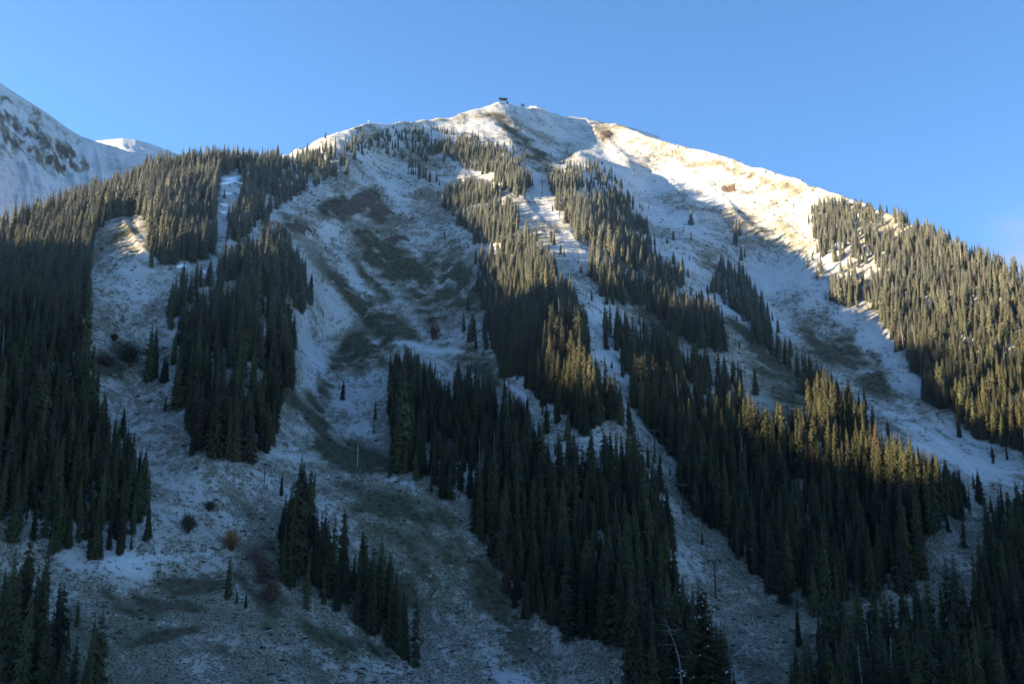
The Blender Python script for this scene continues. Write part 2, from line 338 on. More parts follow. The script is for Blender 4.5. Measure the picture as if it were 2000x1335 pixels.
# regular (azimuth, distance) lookup for standing things on the ground
rs = np.arange(2.0, 1900.0, 2.0)
ZL = np.empty((len(cols), len(rs)))
for j in range(len(cols)): ZL[j] = np.interp(rs, RG[:, j], ZG[:, j])
def ground(x, y):
    x = np.asarray(x, float); y = np.asarray(y, float)
    a = np.arctan2(x, y); r = np.hypot(x, y)
    fj = np.clip(np.interp(a, cols, np.arange(len(cols))), 0, len(cols) - 1.001); j = fj.astype(int); fj = fj - j
    fk = np.clip((r - rs[0]) / 2.0, 0, len(rs) - 1.001); q = fk.astype(int); fk = fk - q
    return (ZL[j, q] * (1 - fj) + ZL[j + 1, q] * fj) * (1 - fk) + (ZL[j, q + 1] * (1 - fj) + ZL[j + 1, q + 1] * fj) * fk
def at(px, py):
    """the ground point seen at a photo pixel"""
    a, e = px_to_dir(px, py); a = float(a); e = float(e)
    r = np.arange(60, 1800, 1.0) if py > 1345 else np.arange(280, 1800, 1.0)
    x = r * math.sin(a); y = r * math.cos(a); z = ground(x, y)
    hit = np.nonzero(z / r >= e)[0]
    i = hit[0] if len(hit) else int(np.argmax(z / r))
    return Vector((x[i], y[i], z[i]))

# ------------------------------------------------------------------ far mountains
def ridge_sheet(name, crest, dist_, mat, front, back, depth_drop, seed, cov=.85, rocks=(), amp_=30, rows=150, ncol=420):
    """crest: photo pixels of the skyline; a real slope comes down from it toward the camera and behind it"""
    p = np.array(crest, float); a0, e0 = px_to_dir(p[:, 0], p[:, 1])
    a = np.linspace(a0[0], a0[-1], ncol); e = np.interp(a, a0, e0); d = np.interp(a, a0, np.array(dist_, float) if np.ndim(dist_) else np.full(len(a0), float(dist_)))
    v = np.concatenate([np.linspace(-1, 0, rows), np.linspace(0, 1, 40)[1:]])[:, None]
    r = d[None] + np.where(v < 0, v * front, v * back)
    z = d[None] * e[None] - np.where(v < 0, depth_drop * (-v) ** .92, depth_drop * v)
    X = r * np.sin(a)[None]; Y = r * np.cos(a)[None]
    edge = np.clip(np.abs(v) * 8, .15, 1)
    z = z + (fbm(X / 260, Y / 260, seed, 5) * amp_ + (1 - np.abs(fbm(a[None] * 60 + v * 2.2, v * 3, seed + 3, 4)) - .7) * amp_ * .9) * edge
    PX, PY = project(X, Y, z)
    cv = np.full(X.shape, cov) + fbm(X / 90, Y / 90, seed + 9, 4) * .15
    tn = np.full(X.shape, .7)
    for cx, cy, rx, ry, an, am in rocks:
        x = PX + fbm(X / 60, Y / 60, seed + 5, 3) * 22 - cx; y = PY + fbm(X / 60, Y / 60, seed + 6, 3) * 22 - cy; c, s_ = math.cos(R(an)), math.sin(R(an))
        dd = np.sqrt(((x * c + y * s_) / rx) ** 2 + ((-x * s_ + y * c) / ry) ** 2); cv = cv - am * np.clip((1.5 - dd) / .9, 0, 1) * np.clip(.45 + fbm(a[None] * 260 + v * 6, v * 22, seed + 21, 4) * 2.2, 0, 1.3)
    return grid_mesh(name, X, Y, z, mat, attrs={'cover': np.clip(cv, 0, 1), 'tone': tn})
ridge_sheet('far_mountain', [(-700, 60), (-400, 30), (-200, 90), (-60, 130), (0, 163), (50, 196), (100, 228), (130, 250), (160, 268), (185, 276), (215, 284), (250, 297), (300, 305), (345, 300), (400, 315), (520, 350)],
            2300, M_FAR, 1100, 900, 620, 61, .83,
            [(20, 260, 26, 50, -20, .6), (60, 265, 20, 30, 0, .5), (95, 300, 30, 40, -30, .6), (125, 300, 30, 26, 20, .6), (150, 300, 14, 26, -30, .6), (15, 210, 20, 20, 0, .4), (70, 240, 16, 18, 0, .4), (110, 320, 20, 20, 0, .4)])
ridge_sheet('far_ridge', [(60, 330), (120, 290), (190, 274), (215, 272), (240, 270), (265, 273), (290, 279), (310, 287), (345, 300), (420, 340)], 3400, M_FAR, 900, 700, 520, 71, .93, amp_=16, rows=80, ncol=200)
ridge_sheet('cornice_ridge', [(1110, 262), (1185, 250), (1193, 242), (1203, 241), (1240, 251), (1288, 266), (1291, 280), (1330, 300)], 1430, M_FAR, 60, 120, 60, 81, .97, amp_=1.0, rows=30, ncol=160)
ridge_sheet('cornice_ridge', [(1020, 222), (1036, 207), (1048, 207), (1066, 213), (1072, 220), (1090, 232)], 1460, M_FAR, 40, 100, 50, 83, .97, amp_=.6, rows=20, ncol=80)

# unseen ridge added left of the frame, its crest shaped to throw the long shade
ZREF = [(-2600, 560), (-1370, 380), (-1000, 250), (-837, 212), (-718, 186), (-655, 181), (-625, 212), (-586, 208), (-556, 190), (-530, 150), (-490, 118), (-440, 100), (-405, 84), (-351, 66), (-200, 62), (0, 90), (600, 240), (1500, 300)]
zr = np.array(ZREF, float)
dh = np.array([-math.sin(R(SUN_AZ)), math.cos(R(SUN_AZ))]); uh = np.array([-dh[1], dh[0]])
ub = np.linspace(-2600, 1500, 260); vb = np.linspace(-1, 1, 61)[:, None]
crest = np.interp(ub, zr[:, 0], zr[:, 1]) + 1150 * TANE
al = 1150 + np.where(vb < 0, 420, 900) * vb
zb_ = crest[None] - np.abs(vb) ** 1.1 * (crest[None] + 60)
Xb = al * dh[0] + ub[None] * uh[0]; Yb = al * dh[1] + ub[None] * uh[1]
zb_ = zb_ + fbm(Xb / 60, Yb / 60, 91, 4) * 7 + fbm(Xb / 200, Yb / 200, 95, 3) * 20 * np.clip(np.abs(vb) * 3, 0, 1)
if True:
    grid_mesh('unseen_shade_ridge', Xb, Yb, zb_, M_FAR, attrs={'cover': np.full(Xb.shape, .6), 'tone': np.full(Xb.shape, .2)}, flip=True)
# ground sheet under everything, out to the horizon
gx, gy = np.meshgrid(np.linspace(-3600, 3600, 40), np.linspace(-2600, 4600, 40))
grid_mesh('valley_ground', gx, gy, -90 + fbm(gx / 900, gy / 900, 99, 3) * 20, M_FAR, attrs={'cover': np.full(gx.shape, .7), 'tone': np.full(gx.shape, .3)})

# ------------------------------------------------------------------ mesh helper
class MB:
    def __init__(s): s.v = []; s.f = []
    def tri(s, a, b, c): n = len(s.v); s.v += [a, b, c]; s.f.append((n, n + 1, n + 2))
    def quad(s, a, b, c, d): n = len(s.v); s.v += [a, b, c, d]; s.f.append((n, n + 1, n + 2, n + 3))
    def tube(s, pts, rad, seg=6, cap=True):
        pts = [Vector(p) for p in pts]; n0 = len(s.v)
        for i, p in enumerate(pts):
            d = (pts[min(i + 1, len(pts) - 1)] - pts[max(i - 1, 0)]).normalized()
            u = d.orthogonal().normalized() if i == 0 else (u - d * u.dot(d)).normalized()
            w = d.cross(u); r = rad[i] if hasattr(rad, '__len__') else rad
            for k_ in range(seg):
                t_ = 2 * math.pi * k_ / seg; s.v.append(p + (u * math.cos(t_) + w * math.sin(t_)) * r)
        for i in range(len(pts) - 1):
            for k_ in range(seg):
                a = n0 + i * seg + k_; b = n0 + i * seg + (k_ + 1) % seg; s.f.append((a, b, b + seg, a + seg))
        if cap:
            s.f.append(tuple(n0 + k_ for k_ in range(seg))[::-1]); s.f.append(tuple(n0 + (len(pts) - 1) * seg + k_ for k_ in range(seg)))
    def box(s, c, sz, rz=0):
        cx, cy, cz = c; hx, hy, hz = sz[0] / 2, sz[1] / 2, sz[2] / 2; n = len(s.v); co, si = math.cos(rz), math.sin(rz)
        for dx, dy, dz in [(-1, -1, -1), (1, -1, -1), (1, 1, -1), (-1, 1, -1), (-1, -1, 1), (1, -1, 1), (1, 1, 1), (-1, 1, 1)]:
            x, y = dx * hx, dy * hy; s.v.append(Vector((cx + x * co - y * si, cy + x * si + y * co, cz + dz * hz)))
        s.f += [tuple(n + i for i in q) for q in [(3, 2, 1, 0), (4, 5, 6, 7), (0, 1, 5, 4), (1, 2, 6, 5), (2, 3, 7, 6), (3, 0, 4, 7)]]
    def mesh(s, name, *mats):
        me = bpy.data.meshes.new(name); me.from_pydata([tuple(v) for v in s.v], [], s.f)
        for m in mats: me.materials.append(m)
        me.update(); return me
    def build(s, name, mat, parent=None):
        o = bpy.data.objects.new(name, s.mesh(name, mat)); SC.collection.objects.link(o); o.parent = parent; return o
def tag(o, label=None, cat=None, group=None, kind=None):
    if label: o['label'] = label
    if cat: o['category'] = cat
    if group: o['group'] = group
    if kind: o['kind'] = kind
    return o
def empty(name, loc, rz=0):
    o = bpy.data.objects.new(name, None); SC.collection.objects.link(o); o.location = loc; o.rotation_euler = (0, 0, rz); o.empty_display_size = 1; return o

# ------------------------------------------------------------------ spruces: unit = metres, 20 m tall
TH = 20.0
def crown_mb(seed, rmax=2.0, shape=.85, ragged=.25, gaps=0.0, base=.05, step=.42, nb=9, blade=.75):
    rnd = random.Random(seed); m = MB(); z = TH * base
    sway = [(rnd.uniform(-.15, .15), rnd.uniform(-.15, .15)) for _ in range(8)]
    while z < TH * .985:
        q = z / TH
        # lower crown tucks in a little, top is a spike
        R0 = rmax * min(1.0, .62 + q * 3.0) * (1 - q) ** shape + .10
        if rnd.random() < gaps: z += step; continue
        n = max(4, int(nb * (.45 + .55 * min(1, R0 / rmax * 1.3)) + .5)); a0 = rnd.uniform(0, 6.28); ring = 1 + rnd.uniform(-ragged, ragged) * .8
        for k_ in range(n):
            a = a0 + 6.283 * k_ / n + rnd.uniform(-.3, .3); L = R0 * ring * (1 + rnd.uniform(-ragged, ragged) * 1.3)
            if rnd.random() < .08: L *= 1.4
            dr = rnd.uniform(.15, .5) * L; up = .10 * L
            c, s_ = math.cos(a), math.sin(a); px_, py_ = -s_, c
            w = min(blade, L * .46) * rnd.uniform(.8, 1.25)
            z0 = z + rnd.uniform(-.15, .15)
            A = Vector((c * .06, s_ * .06, z0 + up)); Mi = Vector((c * L * .55, s_ * L * .55, z0 - dr * .35)); T_ = Vector((c * L, s_ * L, z0 - dr + rnd.uniform(0, .2)))
            tw = rnd.uniform(-.3, .3) * w; side = Vector((px_, py_, 0)); rad = Vector((c, s_, 0)); dn = Vector((0, 0, -1))
            ridge = Mi + Vector((0, 0, w * .12))
            S1 = Mi + side * w * .5 + dn * (w * .62 - tw); S2 = Mi - side * w * .5 + dn * (w * .62 + tw)
            m.tri(A, S1, ridge); m.tri(A, ridge, S2); m.tri(S1, T_, ridge); m.tri(ridge, T_, S2)
            # tufts hanging from the end and the middle of the bough, facing outward
            for f, ww, hh in ((.96, .95, 1.0), (.62, 1.15, 1.15)):
                q0 = A.lerp(T_, f); g1_ = rnd.uniform(.7, 1.2); g2_ = rnd.uniform(.7, 1.2)
                m.tri(q0 + side * w * .42 * ww + rad * .04, q0 - side * w * .42 * ww + rad * .04, q0 + side * w * rnd.uniform(-.3, .3) + dn * w * hh * g1_ - rad * w * .10)
                if L > .8: m.tri(q0 + dn * w * .1 + rad * .08, q0 - side * w * .62 * ww + dn * w * .75 * g2_, q0 + side * w * .62 * ww + dn * w * .75 * g1_)
        z += step * (.75 + .5 * (1 - q)) * rnd.uniform(.85, 1.15)
    m.tri(Vector((.13, 0, TH * .955)), Vector((-.07, .11, TH * .955)), Vector((0, 0, TH))); m.tri(Vector((-.07, .11, TH * .955)), Vector((-.07, -.11, TH * .955)), Vector((0, 0, TH))); m.tri(Vector((-.07, -.11, TH * .955)), Vector((.13, 0, TH * .955)), Vector((0, 0, TH)))
    return m
def trunk_mb(r=.24, h=.97, seg=6):
    m = MB(); m.tube([(0, 0, -1.2), (0, 0, TH * .3), (.05, 0, TH * .7), (0, 0, TH * h)], [r, r * .8, r * .42, .03], seg); return m
VAR = [dict(rmax=1.75, shape=.80, ragged=.22), dict(rmax=2.1, shape=.85, ragged=.28), dict(rmax=2.5, shape=.90, ragged=.25), dict(rmax=1.45, shape=.65, ragged=.30, gaps=.06), dict(rmax=2.3, shape=.70, ragged=.38, gaps=.08),
       dict(rmax=1.9, shape=.95, ragged=.30), dict(rmax=2.9, shape=1.0, ragged=.30), dict(rmax=1.25, shape=.55, ragged=.45, gaps=.22, nb=6)]
CROWN = [crown_mb(100 + i, **v).mesh('spruce_crown', M_NEEDLE) for i, v in enumerate(VAR)]
TRUNK = trunk_mb().mesh('spruce_trunk', M_BARK)
def snag_mb(seed):
    rnd = random.Random(seed); m = MB(); m.tube([(0, 0, -1), (.1, 0, TH * .4), (0, .1, TH * .8), (.1, 0, TH)], [.22, .16, .08, .02], 5)
    for _ in range(46):
        z = TH * rnd.uniform(.2, .95); a = rnd.uniform(0, 6.28); L = (1.6 * (1 - z / TH) + .35) * rnd.uniform(.5, 1.1)
        m.tube([(0, 0, z), (math.cos(a) * L, math.sin(a) * L, z - .35 * L)], [.045, .015], 3, False)
    return m
SNAG = snag_mb(5).mesh('dead_trunk', M_DEAD)

# ------------------------------------------------------------------ where the forest stands (areas read off the photograph)
def inside(px, py, poly):
    p = np.array(poly, float); x0, y0 = p[:, 0], p[:, 1]; x1, y1 = np.roll(x0, -1), np.roll(y0, -1); r = np.zeros(px.shape, bool)
    for a, b, c, d in zip(x0, y0, x1, y1):
        if b == d: continue
        r ^= ((b > py) != (d > py)) & (px < (c - a) * (py - b) / (d - b) + a)
    return r
FOREST = [  # key, density, polygon
    ('left', 1.7, [(-420, 650), (-300, 560), (0, 418), (120, 372), (250, 306), (340, 290), (465, 280), (466, 328), (432, 345), (428, 400), (432, 480), (400, 505), (350, 515), (292, 522), (270, 440), (262, 425), (215, 432), (182, 470), (180, 500), (176, 645), (148, 600), (150, 650), (172, 700), (185, 745), (210, 800), (250, 850), (285, 900), (312, 945), (292, 990), (265, 1080), (180, 1092), (110, 1092), (30, 1060), (-10, 1030), (-420, 1120)]),
    ('left', .9, [(470, 280), (545, 284), (548, 322), (600, 335), (690, 330), (700, 350), (600, 368), (548, 398), (522, 445), (500, 450), (462, 470), (440, 475), (436, 430), (450, 400), (462, 372), (473, 350)]),
    ('mid', .78, [(292, 515), (345, 560), (352, 505), (415, 520), (440, 475), (500, 440), (548, 425), (565, 470), (605, 520), (614, 590), (560, 625), (575, 690), (577, 750), (560, 810), (530, 865), (490, 908), (415, 908), (372, 862), (342, 800), (290, 765), (286, 640), (296, 640), (320, 690), (334, 640), (345, 600), (310, 570)]),
    ('crest', .42, [(545, 300), (640, 268), (720, 247), (800, 238), (850, 243), (880, 260), (860, 300), (800, 340), (760, 300), (700, 300), (690, 340), (600, 345), (550, 330)]),
    ('crest', .9, [(860, 248), (920, 256), (965, 268), (1010, 288), (1034, 330), (1036, 392), (1008, 388), (955, 338), (905, 330), (880, 312), (855, 285)]),
    ('crest', .3, [(780, 300), (850, 320), (860, 360), (800, 350)]),
    ('center', .95, [(874, 345), (900, 335), (940, 345), (985, 375), (1015, 395), (1018, 440), (1000, 460), (940, 480), (915, 455), (890, 420), (874, 410)]),
    ('center', .95, [(936, 470), (1000, 455), (1035, 425), (1050, 450), (1085, 510), (1120, 550), (1142, 610), (1146, 690), (1172, 700), (1215, 765), (1225, 815), (1140, 850), (1060, 800), (1010, 760), (965, 700), (945, 600), (935, 520)]),
    ('center', .3, [(885, 620), (950, 600), (960, 680), (900, 690)]),
    ('lower_center', 1.4, [(890, 700), (930, 720), (1010, 775), (1070, 835), (1140, 860), (1225, 815), (1255, 870), (1282, 910), (1292, 990), (1322, 1050), (1345, 1120), (1372, 1190), (1420, 1250), (1436, 1335), (1440, 1430), (1260, 1430), (1240, 1292), (1115, 1252), (1040, 1222), (990, 1180), (960, 1095), (920, 1035), (925, 940), (905, 860), (885, 780)]),
    ('block', 1.0, [(765, 690), (800, 683), (850, 720), (888, 770), (905, 850), (905, 965), (895, 975), (850, 968), (800, 935), (762, 922), (762, 800)]),
    ('right', .9, [(1068, 348), (1110, 312), (1165, 308), (1212, 355), (1262, 450), (1322, 505), (1352, 565), (1390, 575), (1400, 600), (1420, 690), (1352, 668), (1300, 650), (1240, 600), (1180, 590), (1150, 510), (1110, 430), (1085, 392)]),
    ('right', 1.0, [(1182, 600), (1260, 610), (1350, 670), (1440, 710), (1452, 775), (1500, 805), (1590, 800), (1600, 720), (1640, 740), (1700, 815), (1780, 868), (1850, 900), (1905, 965), (1925, 1010), (1850, 1035), (1810, 1080), (1800, 1150), (1640, 1180), (1625, 1215), (1550, 1185), (1470, 1130), (1420, 1062), (1345, 1005), (1305, 905), (1245, 800), (1205, 735), (1182, 660)]),
    ('gully', .5, [(1375, 495), (1455, 500), (1475, 560), (1505, 610), (1532, 680), (1500, 690), (1450, 620), (1400, 570)]),
    ('gully', .35, [(1430, 425), (1440, 425), (1462, 520), (1450, 520)]),
    ('gully', .4, [(1500, 620), (1560, 680), (1640, 740), (1620, 800), (1560, 740), (1500, 700)]),
    ('ridge', 1.4, [(1655, 378), (1800, 423), (1900, 473), (2000, 508), (2150, 590), (2420, 710), (2420, 1000), (2050, 905), (1905, 855), (1822, 785), (1790, 730), (1740, 660), (1712, 600), (1700, 560), (1690, 480)]),
    ('ridge', 1.25, [(1588, 392), (1655, 380), (1690, 480), (1705, 560), (1690, 610), (1640, 590), (1605, 540), (1590, 470)]),
    ('lower_right', 1.4, [(1560, 1290), (1600, 1240), (1650, 1180), (1800, 1150), (1880, 1125), (1920, 1100), (1932, 1010), (1955, 985), (2000, 965), (2420, 960), (2420, 1480), (1555, 1480)]),
    ('clump', 1.6, [(512, 982), (555, 1005), (570, 930), (592, 930), (640, 1030), (690, 1045), (730, 1070), (790, 1175), (822, 1230), (812, 1300), (770, 1285), (700, 1222), (640, 1190), (560, 1155), (548, 1095), (512, 1072)]),
    ('corner', .9, [(5, 1100), (60, 1100), (130, 1150), (190, 1215), (205, 1430), (20, 1430), (5, 1250)]),
    ('gully', .5, [(1885, 915), (1930, 925), (2010, 955), (2020, 975), (1950, 965)]),
]
rng = np.random.default_rng(7)
def candidates(spacing):
    xs = np.arange(-900, 1000, spacing); ys = np.arange(230, 1650, spacing); X, Y = np.meshgrid(xs, ys); X = X + rng.uniform(-.5, .5, X.shape) * spacing; Y = Y + rng.uniform(-.5, .5, Y.shape) * spacing
    a = np.abs(np.arctan2(X, Y)); k_ = a < R(38); return X[k_], Y[k_]
cx_, cy_ = candidates(4.1)
cz_ = ground(cx_, cy_); rr = np.hypot(cx_, cy_)
sk_r = np.interp(np.arctan2(cx_, cy_), cols, Rr[-1])
ppx, ppy = project(cx_, cy_, cz_)
th = np.interp(rr, [300, 450, 650, 850, 1000, 1150, 1400], [25, 23.5, 20, 17.5, 16.5, 13, 5])
th = th * (1 + fbm(cx_ / 30, cy_ / 30, 111, 3) * .5) * (.42 + .9 * rng.beta(2.6, 2.0, th.shape))
hp = th * F / rr                                 # apparent height in photo pixels
area = np.full(cx_.shape, -1); dens = np.zeros(cx_.shape)
ok_r = rr < sk_r + 14
jx = fbm(cx_ / 16, cy_ / 16, 121, 3) * 30; jy = fbm(cx_ / 16, cy_ / 16, 127, 3) * 22; strag = rng.random(cx_.shape) < .075; jx = np.where(strag, rng.normal(0, 34, cx_.shape), jx); jy = np.where(strag, rng.normal(0, 22, cx_.shape), jy); HOLE = inside(ppx, ppy, [(176, 505), (182, 470), (212, 430), (262, 420), (286, 430), (292, 520), (340, 600), (286, 640), (286, 720), (176, 700)]) | inside(ppx, ppy, [(428, 350), (436, 342), (478, 342), (476, 376), (462, 392), (446, 440), (428, 500), (420, 440)])
th = np.where(strag, th * rng.uniform(.18, .75, th.shape), th); hp = th * F / rr
for i, (key, d, poly) in enumerate(FOREST):
    js = {'clump': .22, 'block': .4, 'corner': .4, 'left': .5, 'mid': .7}.get(key, 1.0) + strag * .4
    k_ = inside(ppx + jx * js, ppy + jy * .5 * js - 2, poly) & inside(ppx + jx * js, ppy + jy * .5 * js - {'clump': .62}.get(key, .80) * hp, poly) & ~HOLE & ok_r & (area < 0)
    area[k_] = i; dens[k_] = d
clear = fbm(cx_ / 45, cy_ / 45, 131, 3)
keep = (area >= 0) & (rng.random(cx_.shape) < dens * np.clip(.92 + clear * 1.5, .12, 1))
T_ = np.c_[cx_, cy_, cz_, th][keep]; TA = area[keep]
# lone trees seen one by one in the open ground: photo pixel of the foot, apparent height in pixels
LONE = [(445, 1172, 82), (480, 1185, 34), (462, 1180, 26), (1560, 1262, 82), (1600, 1240, 44), (373, 890, 38), (1350, 440, 34), (1476, 772, 62), (1076, 475, 48), (1082, 478, 36), (1107, 300, 16), (1350, 470, 20), (1438, 480, 60), (1452, 545, 36), (1448, 510, 40),
        (1095, 497, 26), (1102, 500, 20), (1072, 490, 18), (820, 345, 38), (832, 352, 34), (868, 315, 34), (905, 645, 44), (925, 660, 50), (915, 670, 46), (1468, 1120, 60), (1535, 690, 36), (1520, 650, 34), (290, 745, 112), (303, 740, 80), (318, 750, 60), (1570, 770, 60), (1690, 800, 50),
        (600, 300, 26), (560, 330, 30), (612, 345, 30), (550, 475, 46), (1278, 905, 26), (1290, 905, 26), (1960, 1010, 60), (1915, 985, 66), (40, 1270, 150), (575, 1130, 190), (785, 905, 215), (1088, 830, 78), (1212, 830, 86), (1182, 790, 82), (40, 405, 12), (1380, 305, 8), (1495, 338, 11), (1505, 341, 8), (1515, 345, 8), (1565, 355, 8), (1405, 308, 6), (1640, 380, 8), (468, 405, 42), (438, 388, 22), (446, 430, 34)]
lone = []
for px_, py_, h_ in LONE:
    p = at(px_, py_); lone.append((p.x, p.y, p.z, h_ * p.length / F))
lone = np.array(lone); n_l = len(lone)
T_ = np.vstack([lone, T_]); TA = np.concatenate([np.full(n_l, -1), TA])
# thin out anything standing in a lone tree's way is left alone; estimate what each tree shows, nearest first
order = np.argsort(np.hypot(T_[:, 0], T_[:, 1])); seen = np.zeros(len(T_)); buf = np.zeros((int(H) // 3 + 2, int(W) // 3 + 2), bool)
tpx, tpy = project(T_[:, 0], T_[:, 1], T_[:, 2]); tr = np.hypot(T_[:, 0], T_[:, 1])
for i in order:
    hh = T_[i, 3] * F / tr[i]; 
    y0, y1 = tpy[i] - hh, tpy[i]; n_ = max(2, int(hh / 3)); tot = 0
    for k_ in range(n_):
        y = y0 + (k_ + .5) * hh / n_; w = hh * .10 * (k_ + .5) / n_
        iy = int(y / 3); ix0, ix1 = int((tpx[i] - w) / 3), int((tpx[i] + w) / 3)
        if 0 <= iy < buf.shape[0] and ix1 >= 0 and ix0 < buf.shape[1]:
            row = buf[iy, max(0, ix0):ix1 + 1]; tot += (~row).sum(); row[:] = True
    seen[i] = tot
N_IND = 295
sel = np.argsort(-seen)
sel = list(range(n_l)) + [i for i in sel if i >= n_l][:N_IND - n_l]
sel_set = np.zeros(len(T_), bool); sel_set[sel] = True
print('TREES', len(T_), 'min seen', seen[sel[-1]])
width = rng.uniform(.78, 1.35, len(T_)) * np.interp(np.hypot(T_[:, 0], T_[:, 1]), [380, 520], [.84, 1.0]); var_i = rng.choice(8, len(T_), p=[.2, .18, .12, .16, .1, .12, .05, .07]); rot = rng.uniform(0, 6.28, len(T_))

STAND = {'left': ('frost dusted spruce in the dense forest covering the left slope', 'spruces of the left slope forest'),
         'mid': ('dark narrow spruce in the stand between the snowy run and the open bowl', 'spruces between run and bowl'),
         'crest': ('small spruce scattered near the snowy crest below the summit', 'spruces scattered below the crest'),
         'center': ('slender spruce on the central spur left of the lift run', 'spruces on the central spur'),
         'lower_center': ('tall dark spruce in the lower stand left of the lift run', 'spruces of the lower central stand'),
         'block': ('tall dark spruce in the block beside the pale hump', 'spruces of the block beside the hump'),
         'right': ('dark spruce on the long spur right of the lift run', 'spruces on the spur right of the lift run'),
         'gully': ('small grey spruce along the edge of the snow gully', 'spruces along the snow gully'),
         'ridge': ('frosted spruce on the sunlit slope under the right ridge', 'spruces of the right ridge slope'),
         'lower_right': ('very dark spruce filling the lower right corner', 'spruces of the lower right corner'),
         'clump': ('dark spruce in the diagonal clump on the lower meadow', 'spruces of the meadow clump'),
         'corner': ('black spruce in the small stand at the bottom left corner', 'spruces of the bottom left stand')}
LL = {0: 'lone dark spruce on the brown band of the lower meadow', 3: 'broad dark spruce alone on the lift run at the lower right', 4: 'narrow small spruce just right of the broad lone spruce on the run',
      5: 'short pale topped spruce alone below the middle stand', 6: 'lone small spruce on the shaded snow face under the right ridge', 7: 'single dark spruce on the olive slope beside the gully',
      12: 'tall spruce at the top of the thin tree line on the snow face', 27: 'tall spruce at the left end of the middle stand, on the snowy run', 24: 'dark spruce at the edge of the lower lift run', 38: 'sunlit top spruce standing apart above the lower right forest',
      39: 'lone tall spruce at the right tip of the spur forest', 40: 'tallest spruce of the bottom left stand', 41: 'tallest spruce at the top of the diagonal meadow clump', 42: 'tallest spruce at the left edge of the block beside the hump',
      43: 'broad sunlit golden spruce on the central spur', 44: 'golden lit spruce nearest the lift run', 46: 'lone tiny spruce on the left skyline'}
gp_place = {'left': 'the left slope forest', 'mid': 'the stand right of the snowy run', 'crest': 'the crest trees', 'center': 'the central spur', 'lower_center': 'the stand left of the lift run', 'block': 'the block beside the pale hump',
            'right': 'the spur right of the lift run', 'gully': 'the gully edge', 'ridge': 'the right ridge slope', 'lower_right': 'the lower right corner', 'clump': 'the meadow clump', 'corner': 'the bottom left stand'}
LOOK = {'left': 'frosted spruce', 'mid': 'dark spruce', 'crest': 'crest spruce', 'center': 'half lit spruce', 'lower_center': 'dark spruce', 'block': 'dark spruce', 'right': 'dark spruce', 'gully': 'grey spruce', 'ridge': 'sunlit frosted spruce', 'lower_right': 'blackish spruce', 'clump': 'dark spruce', 'corner': 'blackish spruce'}
SHAPE = ['slim', 'full', 'broad', 'spindly', 'ragged', 'straight', 'skirted', 'sparse']
used = {}
def where(i, key):
    m_ = np.array([j for j in sel if j >= n_l and FOREST[TA[j]][0] == key]); fx = (tpx[m_] < tpx[i]).mean(); fy = (tpy[m_] < tpy[i]).mean()
    return ['left side', 'middle', 'right side'][min(2, int(fx * 3))], ['upper', 'central', 'lower'][min(2, int(fy * 3))]
def full_label(i, key):
    lb = LOOK[key]; gp = STAND[key][1]; sx, sy = where(i, key); h = T_[i, 3]; sz = 'tall' if h > 26 else 'medium' if h > 19 else 'short'
    return '%s %s %s, %s %s of %s' % (sz, SHAPE[var_i[i]], lb, sy, sx, gp_place[key]), gp
def make_spruce(i, label, group):
    x, y, z, h = T_[i]; t_ = empty('spruce_tree', (x, y, z - .25), rot[i]); sc = h / TH
    t_.scale = (sc * width[i], sc * width[i], sc)
    tag(t_, label, 'tree', group)
    for nm, me in (('trunk', TRUNK), ('crown', CROWN[var_i[i]])):
        o = bpy.data.objects.new(nm, me); SC.collection.objects.link(o); o.parent = t_
    return t_
for i in sel:
    if i < n_l:
        if i in LL: make_spruce(i, LL[i], 'spruces standing apart')
        else: make_spruce(i, 'small spruce standing apart from the forest on open snow', 'small spruces on open snow')
    else:
        make_spruce(i, *full_label(i, FOREST[TA[i]][0]))

